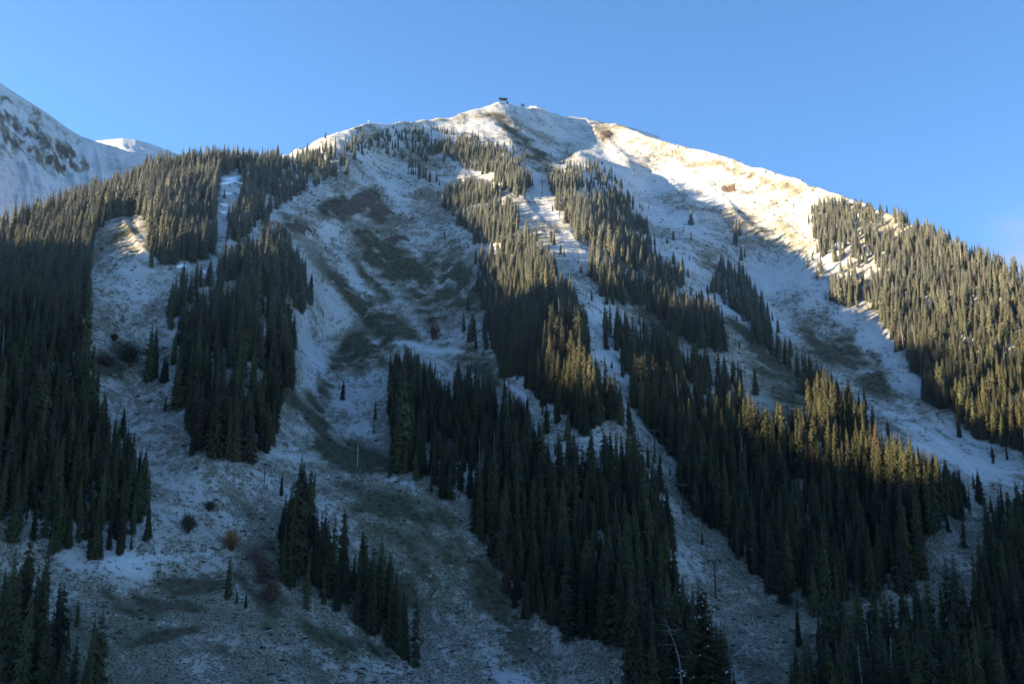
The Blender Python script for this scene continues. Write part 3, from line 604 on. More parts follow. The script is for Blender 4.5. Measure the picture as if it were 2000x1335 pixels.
def scatter(name, pts, scl, rots, idx, protos, label, cat):
    """stuff: one object whose geometry nodes put copies of the given meshes on its own points"""
    hid = bpy.data.collections.new(name + '_kinds')
    for k_, me in enumerate(protos):
        hid.objects.link(bpy.data.objects.new('%s_kind_%02d' % (name, k_), me))
    me = bpy.data.meshes.new(name); me.vertices.add(len(pts)); me.vertices.foreach_set('co', np.asarray(pts, np.float32).ravel())
    for nm, ty, fld, v in (('scl', 'FLOAT_VECTOR', 'vector', scl), ('rotz', 'FLOAT_VECTOR', 'vector', rots), ('idx', 'INT', 'value', idx)):
        at_ = me.attributes.new(nm, ty, 'POINT'); at_.data.foreach_set(fld, np.asarray(v, np.int32 if ty == 'INT' else np.float32).ravel())
    me.update()
    o = bpy.data.objects.new(name, me); SC.collection.objects.link(o)
    g = bpy.data.node_groups.new(name, 'GeometryNodeTree'); g.interface.new_socket('Geometry', in_out='INPUT', socket_type='NodeSocketGeometry'); g.interface.new_socket('Geometry', in_out='OUTPUT', socket_type='NodeSocketGeometry')
    nd = g.nodes.new; gi, go = nd('NodeGroupInput'), nd('NodeGroupOutput'); iop = nd('GeometryNodeInstanceOnPoints'); ci = nd('GeometryNodeCollectionInfo')
    ci.inputs['Collection'].default_value = hid; ci.inputs['Separate Children'].default_value = True; ci.inputs['Reset Children'].default_value = True
    def na(nm, dt): n_ = nd('GeometryNodeInputNamedAttribute'); n_.data_type = dt; n_.inputs['Name'].default_value = nm; return n_.outputs['Attribute']
    L = g.links.new; L(gi.outputs[0], iop.inputs['Points']); L(ci.outputs[0], iop.inputs['Instance']); iop.inputs['Pick Instance'].default_value = True
    L(na('idx', 'INT'), iop.inputs['Instance Index']); L(na('scl', 'FLOAT_VECTOR'), iop.inputs['Scale'])
    L(na('rotz', 'FLOAT_VECTOR'), iop.inputs['Rotation']); L(iop.outputs[0], go.inputs[0])
    md = o.modifiers.new('scatter', 'NODES'); md.node_group = g
    return tag(o, label, cat, None, 'stuff')
def joined(me_a, me_b, name, ma, mb_):
    v = [tuple(x.co) for x in me_a.vertices] + [tuple(x.co) for x in me_b.vertices]; n_ = len(me_a.vertices)
    f = [tuple(p.vertices) for p in me_a.polygons] + [tuple(n_ + q for q in p.vertices) for p in me_b.polygons]
    me = bpy.data.meshes.new(name); me.from_pydata(v, [], f); me.materials.append(ma); me.materials.append(mb_)
    mi = np.zeros(len(f), np.int32); mi[len(me_a.polygons):] = 1; me.polygons.foreach_set('material_index', mi); me.update(); return me
FULL = [joined(c, TRUNK, 'spruce', M_NEEDLE, M_BARK) for c in CROWN] + [SNAG]
rest = ~sel_set
ri = var_i[rest].copy(); ri[rng.random(len(ri)) < .018] = 8
sc_ = T_[rest, 3] / TH; sw = sc_ * width[rest]
pts = T_[rest, :3] - np.array([0, 0, .25])
rz_ = np.c_[rng.normal(0, .032, len(ri)), rng.normal(0, .032, len(ri)), rot[rest]]
scatter('spruce_forest', pts, np.c_[sw, sw, sc_], rz_, ri, FULL, 'dense dark spruce forest spread over the spurs of the mountain', 'forest')

# brush and rocks poking out of the thin snow
def brush_mb(seed, spread=1.0, tall=.8):
    rnd = random.Random(seed); m = MB()
    for _ in range(70):
        a = rnd.uniform(0, 6.28); r_ = rnd.random() ** .5 * spread; x, y = math.cos(a) * r_, math.sin(a) * r_; h = tall * (1 - .6 * r_ / spread) * rnd.uniform(.4, 1.1); w = rnd.uniform(.08, .22)
        b = rnd.uniform(0, 3.14); dx, dy = math.cos(b) * w, math.sin(b) * w; tx, ty = x * 1.25 + rnd.uniform(-.15, .15), y * 1.25 + rnd.uniform(-.15, .15)
        m.quad(Vector((x - dx, y - dy, -.1)), Vector((x + dx, y + dy, -.1)), Vector((tx + dx * 1.3, ty + dy * 1.3, h)), Vector((tx - dx * .7, ty - dy * .7, h * .85)))
    return m
def rock_mesh(seed):
    import bmesh
    bm = bmesh.new(); bmesh.ops.create_icosphere(bm, subdivisions=2, radius=1); rnd = random.Random(seed); o_ = [Vector((rnd.uniform(-1, 1), rnd.uniform(-1, 1), rnd.uniform(-1, 1))).normalized() for _ in range(9)]; c_2 = [rnd.uniform(.55, .9) for _ in o_]
    for v in bm.verts:
        for n_, c_3 in zip(o_, c_2):
            d = v.co.dot(n_)
            if d > c_3: v.co -= n_ * (d - c_3)
        v.co.z *= .65
    me = bpy.data.meshes.new('rock'); bm.to_mesh(me); bm.free(); me.materials.append(M_ROCK); return me
M_ROCK = simple('grey_rock', (.11, .095, .085), .9, 0, .35)
m_, T2, b_ = nt('brush_twigs'); n2 = N(T2); oi_ = n2.node('ShaderNodeObjectInfo').outputs['Random']
T2.links.new(n2.mix(oi_, col(.030, .034, .016), col(.085, .055, .035)), b_.inputs['Base Color']); b_.inputs['Roughness'].default_value = .9; M_BRUSH = m_
def scatter_ground(spacing, rmax_):
    xs = np.arange(-700, 800, spacing); ys = np.arange(250, rmax_, spacing); X, Y = np.meshgrid(xs, ys); X = X + rng.uniform(-.5, .5, X.shape) * spacing; Y = Y + rng.uniform(-.5, .5, Y.shape) * spacing
    k_ = (np.abs(np.arctan2(X, Y)) < R(33)); X, Y = X[k_], Y[k_]
    r = np.hypot(X, Y); a = np.arctan2(X, Y); k_ = r < np.interp(a, cols, Rr[-1]) + 5; return X[k_], Y[k_]
CL = np.empty((len(cols), len(rs)))
for j in range(len(cols)): CL[j] = np.interp(rs, RG[:, j], cover[:, j])
def cover_at(x, y):
    j = np.clip(np.interp(np.arctan2(x, y), cols, np.arange(len(cols))), 0, len(cols) - 1).astype(int); q = np.clip((np.hypot(x, y) - rs[0]) / 2, 0, len(rs) - 1).astype(int); return CL[j, q]
bx, by = scatter_ground(3.4, 1300); cb = cover_at(bx, by); kk = rng.random(bx.shape) < np.clip((.82 - cb) * 1.1, .015, .75) * np.clip(.5 + fbm(bx / 12, by / 12, 141, 3) * 1.6, 0, 1); bx, by = bx[kk], by[kk]
bz = ground(bx, by); s_b = rng.uniform(.35, 1.25, bx.shape) * np.interp(np.hypot(bx, by), [300, 900], [.75, 1.25])
print('BRUSH', len(bx))
scatter('low_brush', np.c_[bx, by, bz], np.c_[s_b, s_b, s_b * .8], np.c_[bx * 0, bx * 0, rng.uniform(0, 6.28, bx.shape)], rng.integers(0, 4, bx.shape), [brush_mb(s_, 1, .7).mesh('brush', M_BRUSH) for s_ in range(4)], 'low dark brush and dead grass poking through thin snow', 'brush')
bx, by = scatter_ground(7.0, 1420); cb = cover_at(bx, by); kk = rng.random(bx.shape) < np.clip((1.0 - cb) * .7, .05, .4) * np.clip(.4 + fbm(bx / 25, by / 25, 151, 3) * 2, .05, 1); bx, by = bx[kk], by[kk]
bz = ground(bx, by); s_b = rng.uniform(.25, 1.0, bx.shape) ** 1.5 * 1.5
scatter('scattered_rocks', np.c_[bx, by, bz], np.c_[s_b, s_b * rng.uniform(.7, 1.2, bx.shape), s_b], np.c_[rng.normal(0, .3, bx.shape), rng.normal(0, .3, bx.shape), rng.uniform(0, 6.28, bx.shape)], rng.integers(0, 4, bx.shape), [rock_mesh(s_) for s_ in range(4)], 'loose grey rocks strewn over the snowy slopes', 'rocks')

# ------------------------------------------------------------------ ski lift
def lift_tower(px_, py_, hpx, label, arm=5.0, lean=0):
    p = at(px_, py_); h = hpx * p.length / F; r = .34 if h > 8 else .3
    t_ = empty('lift_tower', (p.x, p.y, p.z), R(8)); tag(t_, label, 'lift tower', 'towers of the ski lift')
    m = MB(); m.tube([(0, 0, -.8), (0, 0, h * .5), (0, 0, h)], [r, r * .85, r * .7], 10); m.tube([(0, 0, -.8), (0, 0, .5)], r * 1.9, 10); m.build('pole', M_STEEL, t_)
    a = MB(); a.box((0, 0, h + .1), (arm, .35, .4)); a.tube([(-arm * .28, 0, h), (0, 0, h - 1.1)], .08, 5); a.tube([(arm * .28, 0, h), (0, 0, h - 1.1)], .08, 5); a.build('crossarm', M_STEEL, t_)
    for s_ in (-1, 1):
        w = MB(); x = s_ * arm / 2
        w.box((x, 0, h - .15), (.16, 3.2, .26))
        for k_ in range(6): w.tube([(x - .12, -1.4 + k_ * .56, h - .3), (x + .12, -1.4 + k_ * .56, h - .3)], .22, 10)
        w.box((x, 0, h + .55), (.5, 2.2, .06)); w.build('sheave_train', M_STEEL, t_)
    l = MB()
    for s_ in (-.2, .2): l.tube([(s_, -r - .15, 0), (s_, -r - .12, h)], .03, 4)
    for k_ in range(int(h / .6)): l.tube([(-.2, -r - .14, .3 + k_ * .6), (.2, -r - .14, .3 + k_ * .6)], .02, 4)
    l.build('ladder', M_STEEL, t_)
    return t_, Vector((p.x, p.y, p.z + h)), arm
TW = [(1398, 1168, 68, 'black steel lift tower lowest on the run, at bottom centre right'), (1335, 1003, 54, 'dark lift tower second from the bottom of the run'), (1279, 892, 50, 'lift tower against the narrow snow gap behind two tiny spruces'),
      (1180, 655, 46, 'lift tower at the bend of the run below the wide snow'), (1129, 514, 35, 'lift tower standing clear on the wide snowy run'), (1093, 425, 29, 'lift tower with a head painted pale as sunlit beside the dark spur trees'),
      (1059, 383, 29, 'lift tower on the upper run left of the spur trees'), (1026, 322, 34, 'lift tower at the right edge of the high tree band'), (1008, 252, 16, 'small lift tower high on the snow just below the summit')]
ends = []
for a_, b_, c_1, lb in TW:
    t_, top, arm = lift_tower(a_, b_, c_1, lb, 4.6); ends.append(top)
    if a_ == 1093: 
        m = MB(); m.box((0, 0, (top - t_.location).z + .42), (4.7, .5, .24)); m.build('painted_sunlit_cap', M_SNOW, t_)  # white cap paints the sunlight on this tower's head
p = at(985, 203); ends.append(Vector((p.x, p.y, p.z + 8)))
for s_, lb in ((-1, 'left haul rope of the lift strung from tower to tower'), (1, 'right haul rope of the lift strung from tower to tower')):
    m = MB(); pts_ = []
    for a_, b_ in zip(ends[:-1], ends[1:]):
        for k_ in range(8):
            f = k_ / 8; q = a_.lerp(b_, f); q.z -= 4 * f * (1 - f) * (b_ - a_).length * .018 + .3; pts_.append(q + Vector((s_ * 2.3 * math.cos(R(8)), s_ * 2.3 * math.sin(R(8)), 0)))
    m.tube(pts_, .05, 5); tag(m.build('lift_rope', M_STEEL), lb, 'lift rope')

# summit station: bull wheel terminal on legs, hut beside it
p = at(982, 201); t_ = empty('lift_station', (p.x, p.y, p.z), R(12)); tag(t_, 'dark summit lift terminal with overhanging roof on the highest point', 'lift station')
m = MB(); 
for x in (-3.2, 3.2):
    m.tube([(x, 0, -2), (x, 0, 5.2)], .35, 8)
m.build('support_column', M_STEEL, t_)
m = MB(); m.box((0, 0, 6.0), (9.5, 4.2, 1.7)); m.box((5.6, 0, 6.2), (2.2, 3.0, 1.0)); m.build('machine_housing', M_STEEL, t_)
m = MB(); m.quad(Vector((-6.2, -2.9, 6.9)), Vector((6.8, -2.9, 7.3)), Vector((6.8, 0, 8.4)), Vector((-6.2, 0, 7.9))); m.quad(Vector((-6.2, 0, 7.9)), Vector((6.8, 0, 8.4)), Vector((6.8, 2.9, 7.3)), Vector((-6.2, 2.9, 6.9))); m.quad(Vector((-6.2, -2.9, 6.87)), Vector((-6.2, 2.9, 6.87)), Vector((6.8, 2.9, 7.27)), Vector((6.8, -2.9, 7.27))); m.tri(Vector((-6.2, -2.9, 6.9)), Vector((-6.2, 0, 7.9)), Vector((-6.2, 2.9, 6.9))); m.tri(Vector((6.8, -2.9, 7.3)), Vector((6.8, 2.9, 7.3)), Vector((6.8, 0, 8.4))); m.build('roof', M_ROOF, t_)
m = MB(); m.tube([(0, 0, 4.6), (0, 0, 4.95)], 2.1, 20); m.build('bull_wheel', M_STEEL, t_)
p = at(990, 203); t_ = empty('operator_hut', (p.x, p.y, p.z), R(20)); tag(t_, 'small dark hut just right of the summit terminal', 'hut')
m = MB(); m.box((0, 0, 1.3), (3.4, 3.0, 3.6)); m.build('wall', M_WOOD, t_); m = MB(); m.quad(Vector((-2.1, -1.9, 3.05)), Vector((2.1, -1.9, 3.05)), Vector((2.1, 1.9, 4.0)), Vector((-2.1, 1.9, 4.0))); m.quad(Vector((-2.1, -1.9, 2.9)), Vector((-2.1, 1.9, 3.85)), Vector((2.1, 1.9, 3.85)), Vector((2.1, -1.9, 2.9))); m.build('roof', M_ROOF, t_)
m = MB(); m.box((0, -1.53, 1.9), (1.6, .06, 1.0)); m.build('window', M_GLASS, t_)
p = at(1021, 207); t_ = empty('patrol_hut', (p.x, p.y, p.z), R(-10)); tag(t_, 'black box shaped hut raised on a post on the skyline right of the summit', 'hut')
m = MB(); m.tube([(0, 0, -1), (0, 0, 2.4)], .6, 8); m.build('post', M_WOOD, t_)
m = MB(); m.box((0, 0, 3.9), (4.2, 3.4, 3.0)); m.build('cabin', M_STEEL, t_); m = MB(); m.box((0, 0, 5.52), (4.9, 4.0, .22)); m.build('roof', M_ROOF, t_)
m = MB(); m.box((0, -1.73, 4.1), (2.4, .06, 1.1)); m.build('window', M_GLASS, t_)
p = at(955, 208); m = MB(); m.tube([(0, 0, -1), (0, 0, 7)], [.12, .06], 6); m.tube([(-1, 0, 5.6), (1, 0, 5.6)], .05, 5); m.tube([(-.7, 0, 6.3), (.7, 0, 6.3)], .05, 5); o = m.build('antenna_mast', M_STEEL); o.location = p; tag(o, 'thin antenna mast with two crossbars left of the summit terminal', 'mast')
p = at(719, 246); t_ = empty('weather_mast', p); tag(t_, 'white mast standing alone on the skyline left of the summit', 'mast')
m = MB(); m.tube([(0, 0, -.5), (0, 0, 7.5)], [.22, .12], 8); m.build('pole', M_WHITE, t_); m = MB(); m.box((0, 0, 6.2), (1.3, .5, 1.4)); m.build('instrument_box', M_WHITE, t_)

# snow fences
def snow_fence(pts_, hgt, label, mat, name='snow_fence', grp='snow fences', gap=.28, shove=0):
    P_ = [at(*q) for q in pts_]; o0 = P_[0]; t_ = empty(name, o0); tag(t_, label, 'fence', grp)
    post = MB(); slat = MB()
    for a_, b_ in zip(P_[:-1], P_[1:]):
        L = (b_ - a_).length; n_ = max(1, int(L / 3))
        for k_ in range(n_ + 1):
            q = a_.lerp(b_, k_ / n_) - o0; q.z = float(ground(q.x + o0.x, q.y + o0.y)) - o0.z; post.tube([q + Vector((0, 0, -.5)), q + Vector((0, 0, hgt + .1))], .09, 5)
            if k_:
                z = .35
                while z < hgt: slat.tube([pq + Vector((0, -.1, z)), q + Vector((0, -.1, z))], .07, 4, False); z += gap
            pq = q.copy()
    post.build('posts', M_WOOD, t_); slat.build('slats', mat, t_); return t_
snow_fence([(785, 239), (830, 237), (878, 234)], 1.6, 'dark low fence running along the crest left of the summit', M_WOOD, gap=.5)
snow_fence([(905, 225), (935, 229), (970, 232)], 1.4, 'low fence crossing the sunlit snow below the summit', M_WOOD, gap=.5)
def snow_bank(px0, py0, px1, py1, wid, label):
    a_, b_ = at(px0, py0), at(px1, py1); t_ = MB(); n_ = 14; prev = None; prof = [(-1.6, -.9), (-.9, .25), (-.1, .85), (.5, .75), (1.3, -.6)]
    d = (b_ - a_); d.z = 0; d.normalize(); nrm = Vector((-d.y, d.x, 0)); c0 = a_.lerp(b_, .5)
    ring = []
    for k_ in range(n_ + 1):
        q = a_.lerp(b_, k_ / n_); q.z = float(ground(q.x, q.y)); e_ = math.sin(math.pi * k_ / n_) ** .35 if 0 < k_ < n_ else .15; ring.append([q - c0 + nrm * (u * wid * 1.5 * (1 + .15 * math.sin(k_ * 2.1))) + Vector((0, 0, v * wid * 1.5 * e_ + .1 * math.sin(k_ * 3.3))) for u, v in prof])
    for r0, r1 in zip(ring[:-1], ring[1:]):
        for k_ in range(len(prof) - 1): t_.quad(r0[k_], r1[k_], r1[k_ + 1], r0[k_ + 1])
    o = t_.build('snow_bank', M_SNOW); o.location = c0; tag(o, label, 'snow bank', 'snow banks stepped across the narrow run')
for (a_, b_, c_1, d_, w), lb in [((432, 352, 474, 347, 1.4), 'long bright snow bank topmost across the narrow forest run'), ((427, 361, 470, 357, 1.1), 'thin snow bank second from the top across the narrow run'), ((428, 380, 454, 379, 1.0), 'snow bank in the middle of the narrow run'), ((474, 379, 486, 378, 1.3), 'short snow bank at the right edge of the narrow run'),
        ((428, 402, 442, 401, 1.2), 'short snow bank at the left foot of the narrow run'), ((426, 416, 440, 415, 1.2), 'lowest short snow bank of the narrow run'), ((494, 405, 520, 408, 1.0), 'snow bank at the forest edge above the bowl'),
        ((340, 523, 362, 519, 1.0), 'snow bank in the gap below the left forest'), ((392, 533, 418, 528, 1.0), 'snow bank across the opening above the middle stand')]: snow_bank(a_, b_, c_1, d_, w, lb)

# posts and poles on the meadow
def meadow_post(px_, py_, hpx, mat, label, box=True, name='marker_post', r=.2):
    p = at(px_, py_); h = hpx * p.length / F; t_ = empty(name, p); tag(t_, label, 'post')
    m = MB(); m.tube([(0, 0, -.4), (0, 0, h)], [r, r * .85], 8); m.build('pole', mat, t_)
    if box: m = MB(); m.box((0, 0, h - .35), (1.5, .7, .75)); m.tube([(-.9, 0, h + .1), (.9, 0, h + .1)], .12, 6); m.build('head', mat, t_)
meadow_post(516, 946, 38, M_STEEL, 'black post with a boxy head on the meadow below the middle stand')
meadow_post(698, 912, 42, M_WHITE, 'thin white pole standing in the dark brush of the stream bed', False, 'marker_post', .13)
M_THIN = simple('settled_snow', (.36, .36, .37), .9, 0, .3)
M_BOULDER = terrain_material('snowy_boulder', False, .92)
for px_, py_, s_, lb in [(546, 893, 2.6, 'round snow covered boulder left of its pair, above the meadow post'), (572, 880, 2.9, 'round snow covered boulder right of its pair, above the meadow'), (556, 868, 1.6, 'dark bare rock between the stand and the snowy boulders'), (608, 868, 1.7, 'small snowy boulder beside the dark stream bed')]:
    p = at(px_, py_); me = rock_mesh(int(px_)); me = me.copy(); me.materials.clear(); me.materials.append(M_ROCK if 'bare' in lb else M_THIN); o = bpy.data.objects.new('boulder', me); SC.collection.objects.link(o); o.location = p; o.scale = (s_ * 1.2, s_, s_); o.rotation_euler = (0, 0, px_); tag(o, lb, 'boulder')

# rock ledges standing out of the bowl and the ridge
M_LEDGE, T5, b5 = nt('brown_rock_ledge'); n5 = N(T5); p5 = n5.node('ShaderNodeNewGeometry').outputs['Position']
mp5 = n5.node('ShaderNodeMapping'); mp5.inputs['Scale'].default_value = (.25, .25, 1.3); T5.links.new(p5, mp5.inputs[0])
lay = n5.noise(1.0, mp5.outputs[0], 5, .6); T5.links.new(n5.mix(n5.ramp(lay, .35, .65), col(.040, .024, .017), col(.115, .075, .055)), b5.inputs['Base Color']); b5.inputs['Roughness'].default_value = .95
def ledge(quad_, lift, label, seed):
    """a slab whose four corners lie on the slope; broken top, real thickness"""
    A_, B_, C_, D_ = [at(*q) for q in quad_]; nu, nv = 44, 20; U, V = np.meshgrid(np.linspace(0, 1, nu), np.linspace(0, 1, nv))
    def bi(i): return (A_[i] * (1 - U) + B_[i] * U) * (1 - V) + (D_[i] * (1 - U) + C_[i] * U) * V
    X, Y = bi(0), bi(1); w = fbm(X / 9, Y / 9, seed, 3) * 4; X = X + w; Y = Y + fbm(X / 9, Y / 9, seed + 2, 3) * 4
    ed = np.minimum(np.minimum(U, 1 - U) * 5, np.minimum(V, 1 - V) * 4) + fbm(X / 5, Y / 5, seed + 4, 3) * .7
    up = np.clip(ed, -1, 1) * lift * (.7 + .6 * fbm(X / 7, Y / 7, seed + 6, 4)) ; up = np.floor(up / .55) * .55 * .6 + up * .4
    Z = ground(X, Y) + np.where(ed > 0, up, -2.0); c = (float(X.mean()), float(Y.mean()), float(Z.mean()))
    o = grid_mesh('rock_outcrop', X - c[0], Y - c[1], Z - c[2], M_LEDGE, kind=None); o.location = c; o.data.polygons.foreach_set('use_smooth', np.zeros(len(o.data.polygons), bool)); tag(o, label, 'rock outcrop', 'rock outcrops')
ledge([(645, 412), (712, 372), (738, 392), (672, 436)], 2.6, 'large brown slab shaped rock outcrop at the top of the bowl', 301)
ledge([(716, 400), (748, 398), (776, 420), (730, 424)], 1.6, 'lower brown rock outcrop right of the large slab', 311)
ledge([(556, 438), (590, 434), (612, 448), (570, 456)], 1.5, 'small brown rock outcrop at the forest edge left of the bowl', 321)
ledge([(752, 468), (790, 458), (800, 470), (762, 482)], 1.2, 'thin brown rock outcrop in the middle of the bowl', 331)
ledge([(1170, 262), (1190, 252), (1198, 262), (1178, 280)], 1.6, 'grey brown rock outcrop on the crest right of the summit', 341)
ledge([(1408, 362), (1436, 360), (1444, 374), (1414, 376)], 1.4, 'rock outcrop in the sunlit snow of the right ridge', 351)
# fallen logs
lx, ly = scatter_ground(9.0, 700); cz = cover_at(lx, ly); kk = (rng.random(lx.shape) < .05); lx, ly = lx[kk], ly[kk]
lm = MB(); lm.tube([(-4, 0, .15), (0, .1, .25), (4.5, 0, .1)], [.26, .2, .07], 6)
lg = scatter('fallen_logs', np.c_[lx, ly, ground(lx, ly)], np.c_[rng.uniform(.5, 1.3, lx.shape), rng.uniform(.7, 1.2, lx.shape), rng.uniform(.7, 1.2, lx.shape)], np.c_[lx * 0, rng.normal(0, .25, lx.shape), rng.uniform(0, 6.28, lx.shape)], rng.integers(0, 1, lx.shape), [lm.mesh('log', M_DEAD)], 'weathered fallen logs scattered over the lower slopes', 'logs')

# shrubs
def leafy(name, dark, light):
    m, T, b = nt(name); n = N(T); T.links.new(n.mix(n.noise(2.5, n.node('ShaderNodeTexCoord').outputs['Object'], 3), col(*dark), col(*light)), b.inputs['Base Color']); b.inputs['Roughness'].default_value = .8; return m
M_GOLD = leafy('golden_leaves', (.16, .075, .012), (.34, .17, .03)); M_OLIVE = leafy('olive_leaves', (.022, .026, .010), (.06, .06, .022)); M_RED = leafy('russet_twigs', (.07, .03, .02), (.14, .07, .045))
def shrub(px_, py_, wpx, hpx, mat, label, seed):
    p = at(px_, py_); w = wpx * p.length / F / 2; h = hpx * p.length / F; rnd = random.Random(seed); t_ = empty('shrub', p, rnd.uniform(0, 6)); tag(t_, label, 'shrub')
    st = MB(); lf = MB()
    for _ in range(26):
        a = rnd.uniform(0, 6.28); rr_ = w * rnd.uniform(.2, .95); tip = Vector((math.cos(a) * rr_, math.sin(a) * rr_, h * (1 - .55 * (rr_ / w) ** 2) * rnd.uniform(.75, 1.05))); mid = tip * .5 + Vector((0, 0, h * .1)); st.tube([(tip.x * .1, tip.y * .1, -.3), mid, tip], [.09, .06, .02], 4, False)
        for _k in range(46):
            f = rnd.uniform(.25, 1.0); c_4 = (mid.lerp(tip, (f - .5) * 2) if f > .5 else mid * (f * 2)) + Vector((rnd.gauss(0, .13), rnd.gauss(0, .13), rnd.gauss(0, .1))) * w
            s_ = rnd.uniform(.10, .26) * (w / 3.5 + .4); u = Vector((rnd.gauss(0, 1), rnd.gauss(0, 1), rnd.gauss(0, 1))).normalized(); v = u.orthogonal().normalized(); lf.quad(c_4 - u * s_, c_4 + v * s_ * .6, c_4 + u * s_, c_4 - v * s_ * .6)
    st.build('stems', M_BARK, t_); lf.build('foliage', mat, t_)
shrub(452, 1076, 42, 42, M_GOLD, 'golden brown leafy shrub on the lower meadow', 1); shrub(366, 1044, 40, 38, M_OLIVE, 'round dark olive shrub left of the golden one', 2); shrub(252, 712, 62, 44, M_OLIVE, 'wide dark shrub at the end of the brush band on the left run', 3); shrub(210, 716, 46, 26, M_RED, 'low russet shrub in the brush band on the left run', 4)
shrub(846, 664, 30, 40, M_RED, 'russet bush on the snow between bowl and central spur', 5); shrub(222, 668, 18, 16, M_OLIVE, 'small dark shrub alone on the left run', 6); shrub(410, 1000, 26, 18, M_OLIVE, 'small dark shrub up the meadow from the golden one', 7); shrub(510, 1140, 50, 60, M_RED, 'tall bare russet willow clump left of the diagonal spruces', 8); shrub(530, 1180, 46, 44, M_RED, 'lower bare willow clump at the foot of the diagonal spruces', 9)

# ------------------------------------------------------------------ the near, snow tipped spruce and the bent dead trunk before it
def near_spruce(px_, top_py, r, label):
    a, e = px_to_dir(px_, top_py); a = float(a); x, y = r * math.sin(a), r * math.cos(a); gz = float(ground(x, y)); top = r * float(e); h = top - gz; t_ = empty('spruce_tree', (x, y, gz), 0); tag(t_, label, 'tree', 'near trees')
    rnd = random.Random(77); tr_ = MB(); tr_.tube([(0, 0, -.5), (.05, 0, h * .5), (0, 0, h)], [.24, .14, .02], 8); fo = MB(); sn = MB(); z = h * .10
    while z < h - .2:
        q = (h - z); L0 = min(3.6, .36 * q ** .88 + .08); n_ = rnd.choice([4, 5, 5, 6])
        a0 = rnd.uniform(0, 6.28)
        for k_ in range(n_):
            a = a0 + 6.283 * k_ / n_ + rnd.uniform(-.35, .35); L = L0 * rnd.uniform(.65, 1.25); c, s_ = math.cos(a), math.sin(a); pts_ = []
            for j in range(6):
                f = j / 5; zj = rnd.uniform(-.16, .16) if j == 0 else zj; pts_.append(Vector((c * L * f, s_ * L * f, z + zj - L * (.34 * f - .26 * f * f) + rnd.uniform(-.02, .02))))
            tr_.tube(pts_, [.035, .03, .025, .018, .012, .006], 4, False)
            sd_ = Vector((-s_, c, 0)); nb = max(4, int(L / .13))
            for j in range(nb):
                f = (j + .6) / nb; i0 = min(4, int(f * 5)); q_ = pts_[i0].lerp(pts_[i0 + 1], f * 5 - i0)
                for sg in (-1, 1):
                    tl = L * .34 * (1 - f * .72) * rnd.uniform(.6, 1.15); tip = q_ + sd_ * sg * tl + Vector((c, s_, 0)) * tl * .55 + Vector((0, 0, -tl * rnd.uniform(.15, .5))); w = .055
                    fo.quad(q_, q_.lerp(tip, .5) + Vector((0, 0, w * 1.3)), tip, q_.lerp(tip, .5) - Vector((0, 0, w * 1.8)))
                    fo.quad(q_, q_.lerp(tip, .5) + Vector((c, s_, 0)) * w * 1.6, tip, q_.lerp(tip, .5) - Vector((c, s_, 0)) * w * 1.6)
                if rnd.random() < .75: fo.tri(q_, q_ + Vector((c * .12, s_ * .12, -.02)), q_ + Vector((c * .05, s_ * .05, -rnd.uniform(.12, .34))))
            if rnd.random() < .22:
                f0 = rnd.uniform(.45, .8); 
                for j in range(rnd.choice([2, 3, 4, 5])):
                    f = min(1, f0 + .07 * j); i0 = min(4, int(f * 5)); q_ = pts_[i0].lerp(pts_[i0 + 1], f * 5 - i0) + Vector((0, 0, .05)) + sd_ * rnd.uniform(-.12, .12); wv = rnd.uniform(.02, .07) * rnd.uniform(.6, 1); q_ = q_ + Vector((rnd.gauss(0, .07), rnd.gauss(0, .07), rnd.gauss(0, .10)))
                    sn.tube([q_ - Vector((c, s_, .1)) * wv * 1.6, q_ + Vector((0, 0, wv * .5)), q_ + Vector((c, s_, -.2)) * wv * 1.6], [wv * .3, wv * .8, wv * .25], 6)
        z += .20 + .018 * q
    tr_.build('trunk', M_BARK, t_); fo.build('crown', M_NEEDLE_NEAR, t_); sn.build('snow_clumps', M_THIN2, t_)
M_THIN2 = simple('clinging_snow', (.5, .5, .5), .9, 0, .3)
near_spruce(1372, 1150, 66, 'nearest spruce with snow clumps on its branch tips, bottom centre right')
a, e = px_to_dir(1336, 1390); a = float(a); r_ = 57; base = Vector((r_ * math.sin(a), r_ * math.cos(a), 0)); base.z = float(ground(base.x, base.y)); 
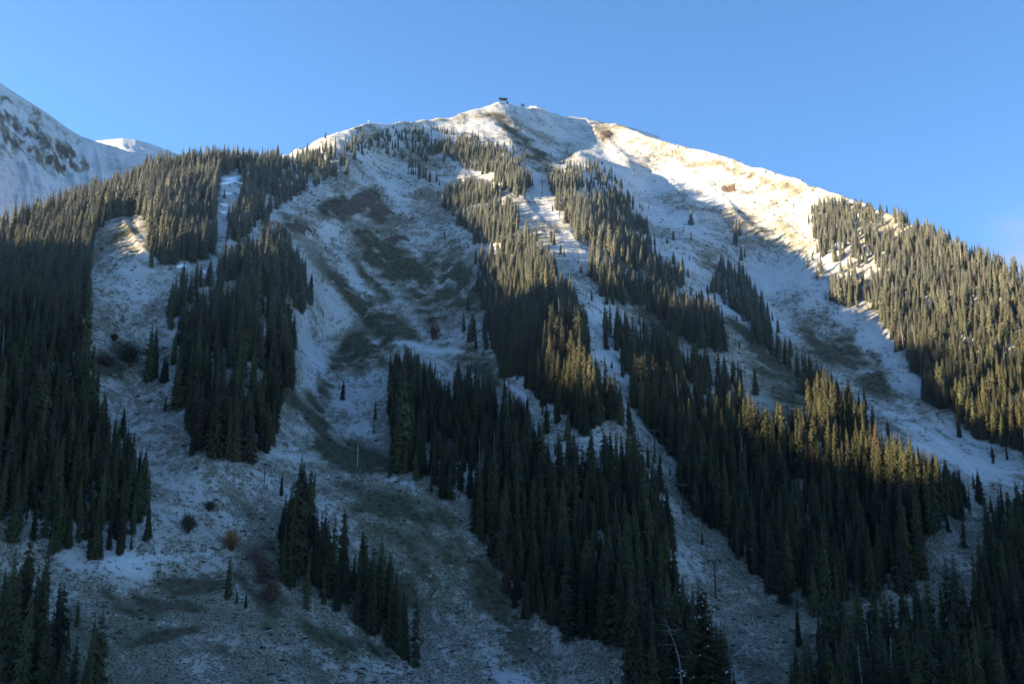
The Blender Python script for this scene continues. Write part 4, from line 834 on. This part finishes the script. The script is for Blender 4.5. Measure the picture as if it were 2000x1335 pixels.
def ray(px_, py_, r): a, e = px_to_dir(px_, py_); a = float(a); return Vector((r * math.sin(a), r * math.cos(a), r * float(e)))
m = MB(); sp = [base, ray(1337, 1370, 57) , ray(1330, 1330, 57), ray(1327, 1290, 57.1), ray(1318, 1258, 57.2), ray(1306, 1228, 57.3), ray(1301, 1210, 57.4), ray(1293, 1206, 57.4)]
sp = [q - base for q in sp]; m.tube(sp, [.10, .055, .048, .04, .03, .02, .012, .005], 7)
rnd = random.Random(3)
for k_ in range(22):
    i0 = rnd.choice([1, 2, 3, 4, 5]); q = sp[i0].lerp(sp[i0 + 1], rnd.random()); L = rnd.uniform(.3, 1.1); a_ = rnd.uniform(0, 6.28); d = Vector((math.cos(a_), math.sin(a_), rnd.uniform(-.25, .3))); m.tube([q, q + d * L * .5, q + d * L + Vector((0, 0, -.08))], [.02, .013, .004], 4, False)
o = m.build('bent_dead_trunk', simple('grey_bark', (.12, .11, .10), .9, 0, .3)); o.location = base; tag(o, 'thin bent bare trunk leaning in front of the nearest snowy spruce', 'dead tree', 'near trees')
p = at(1748, 992); m = MB(); h = 62 * p.length / F; m.tube([(0, 0, -.3), (-1.0, 0, h * .5), (-2.4, 0, h)], [.35, .26, .12], 7); o = m.build('leaning_dead_trunk', M_DEAD); o.location = p; tag(o, 'pale bare dead trunk leaning left among the golden lit spruces', 'dead tree')

# ------------------------------------------------------------------ the air
HAZE = 0.00002
hm = bpy.data.materials.new('haze_air'); hm.use_nodes = True; ht = hm.node_tree; ht.nodes.clear(); ho = ht.nodes.new('ShaderNodeOutputMaterial'); hv = ht.nodes.new('ShaderNodeVolumePrincipled')
hv.inputs['Color'].default_value = (.42, .66, 1, 1); hv.inputs['Density'].default_value = HAZE; hv.inputs['Anisotropy'].default_value = .3; ht.links.new(hv.outputs[0], ho.inputs['Volume'])
if HAZE > 0:
    m = MB(); m.box((0, 1000, 640), (7400, 7400, 1640)); o = m.build('haze', hm); o['kind'] = 'stuff'; tag(o, 'pale blue morning air over the whole valley', 'haze')
#@@PART5
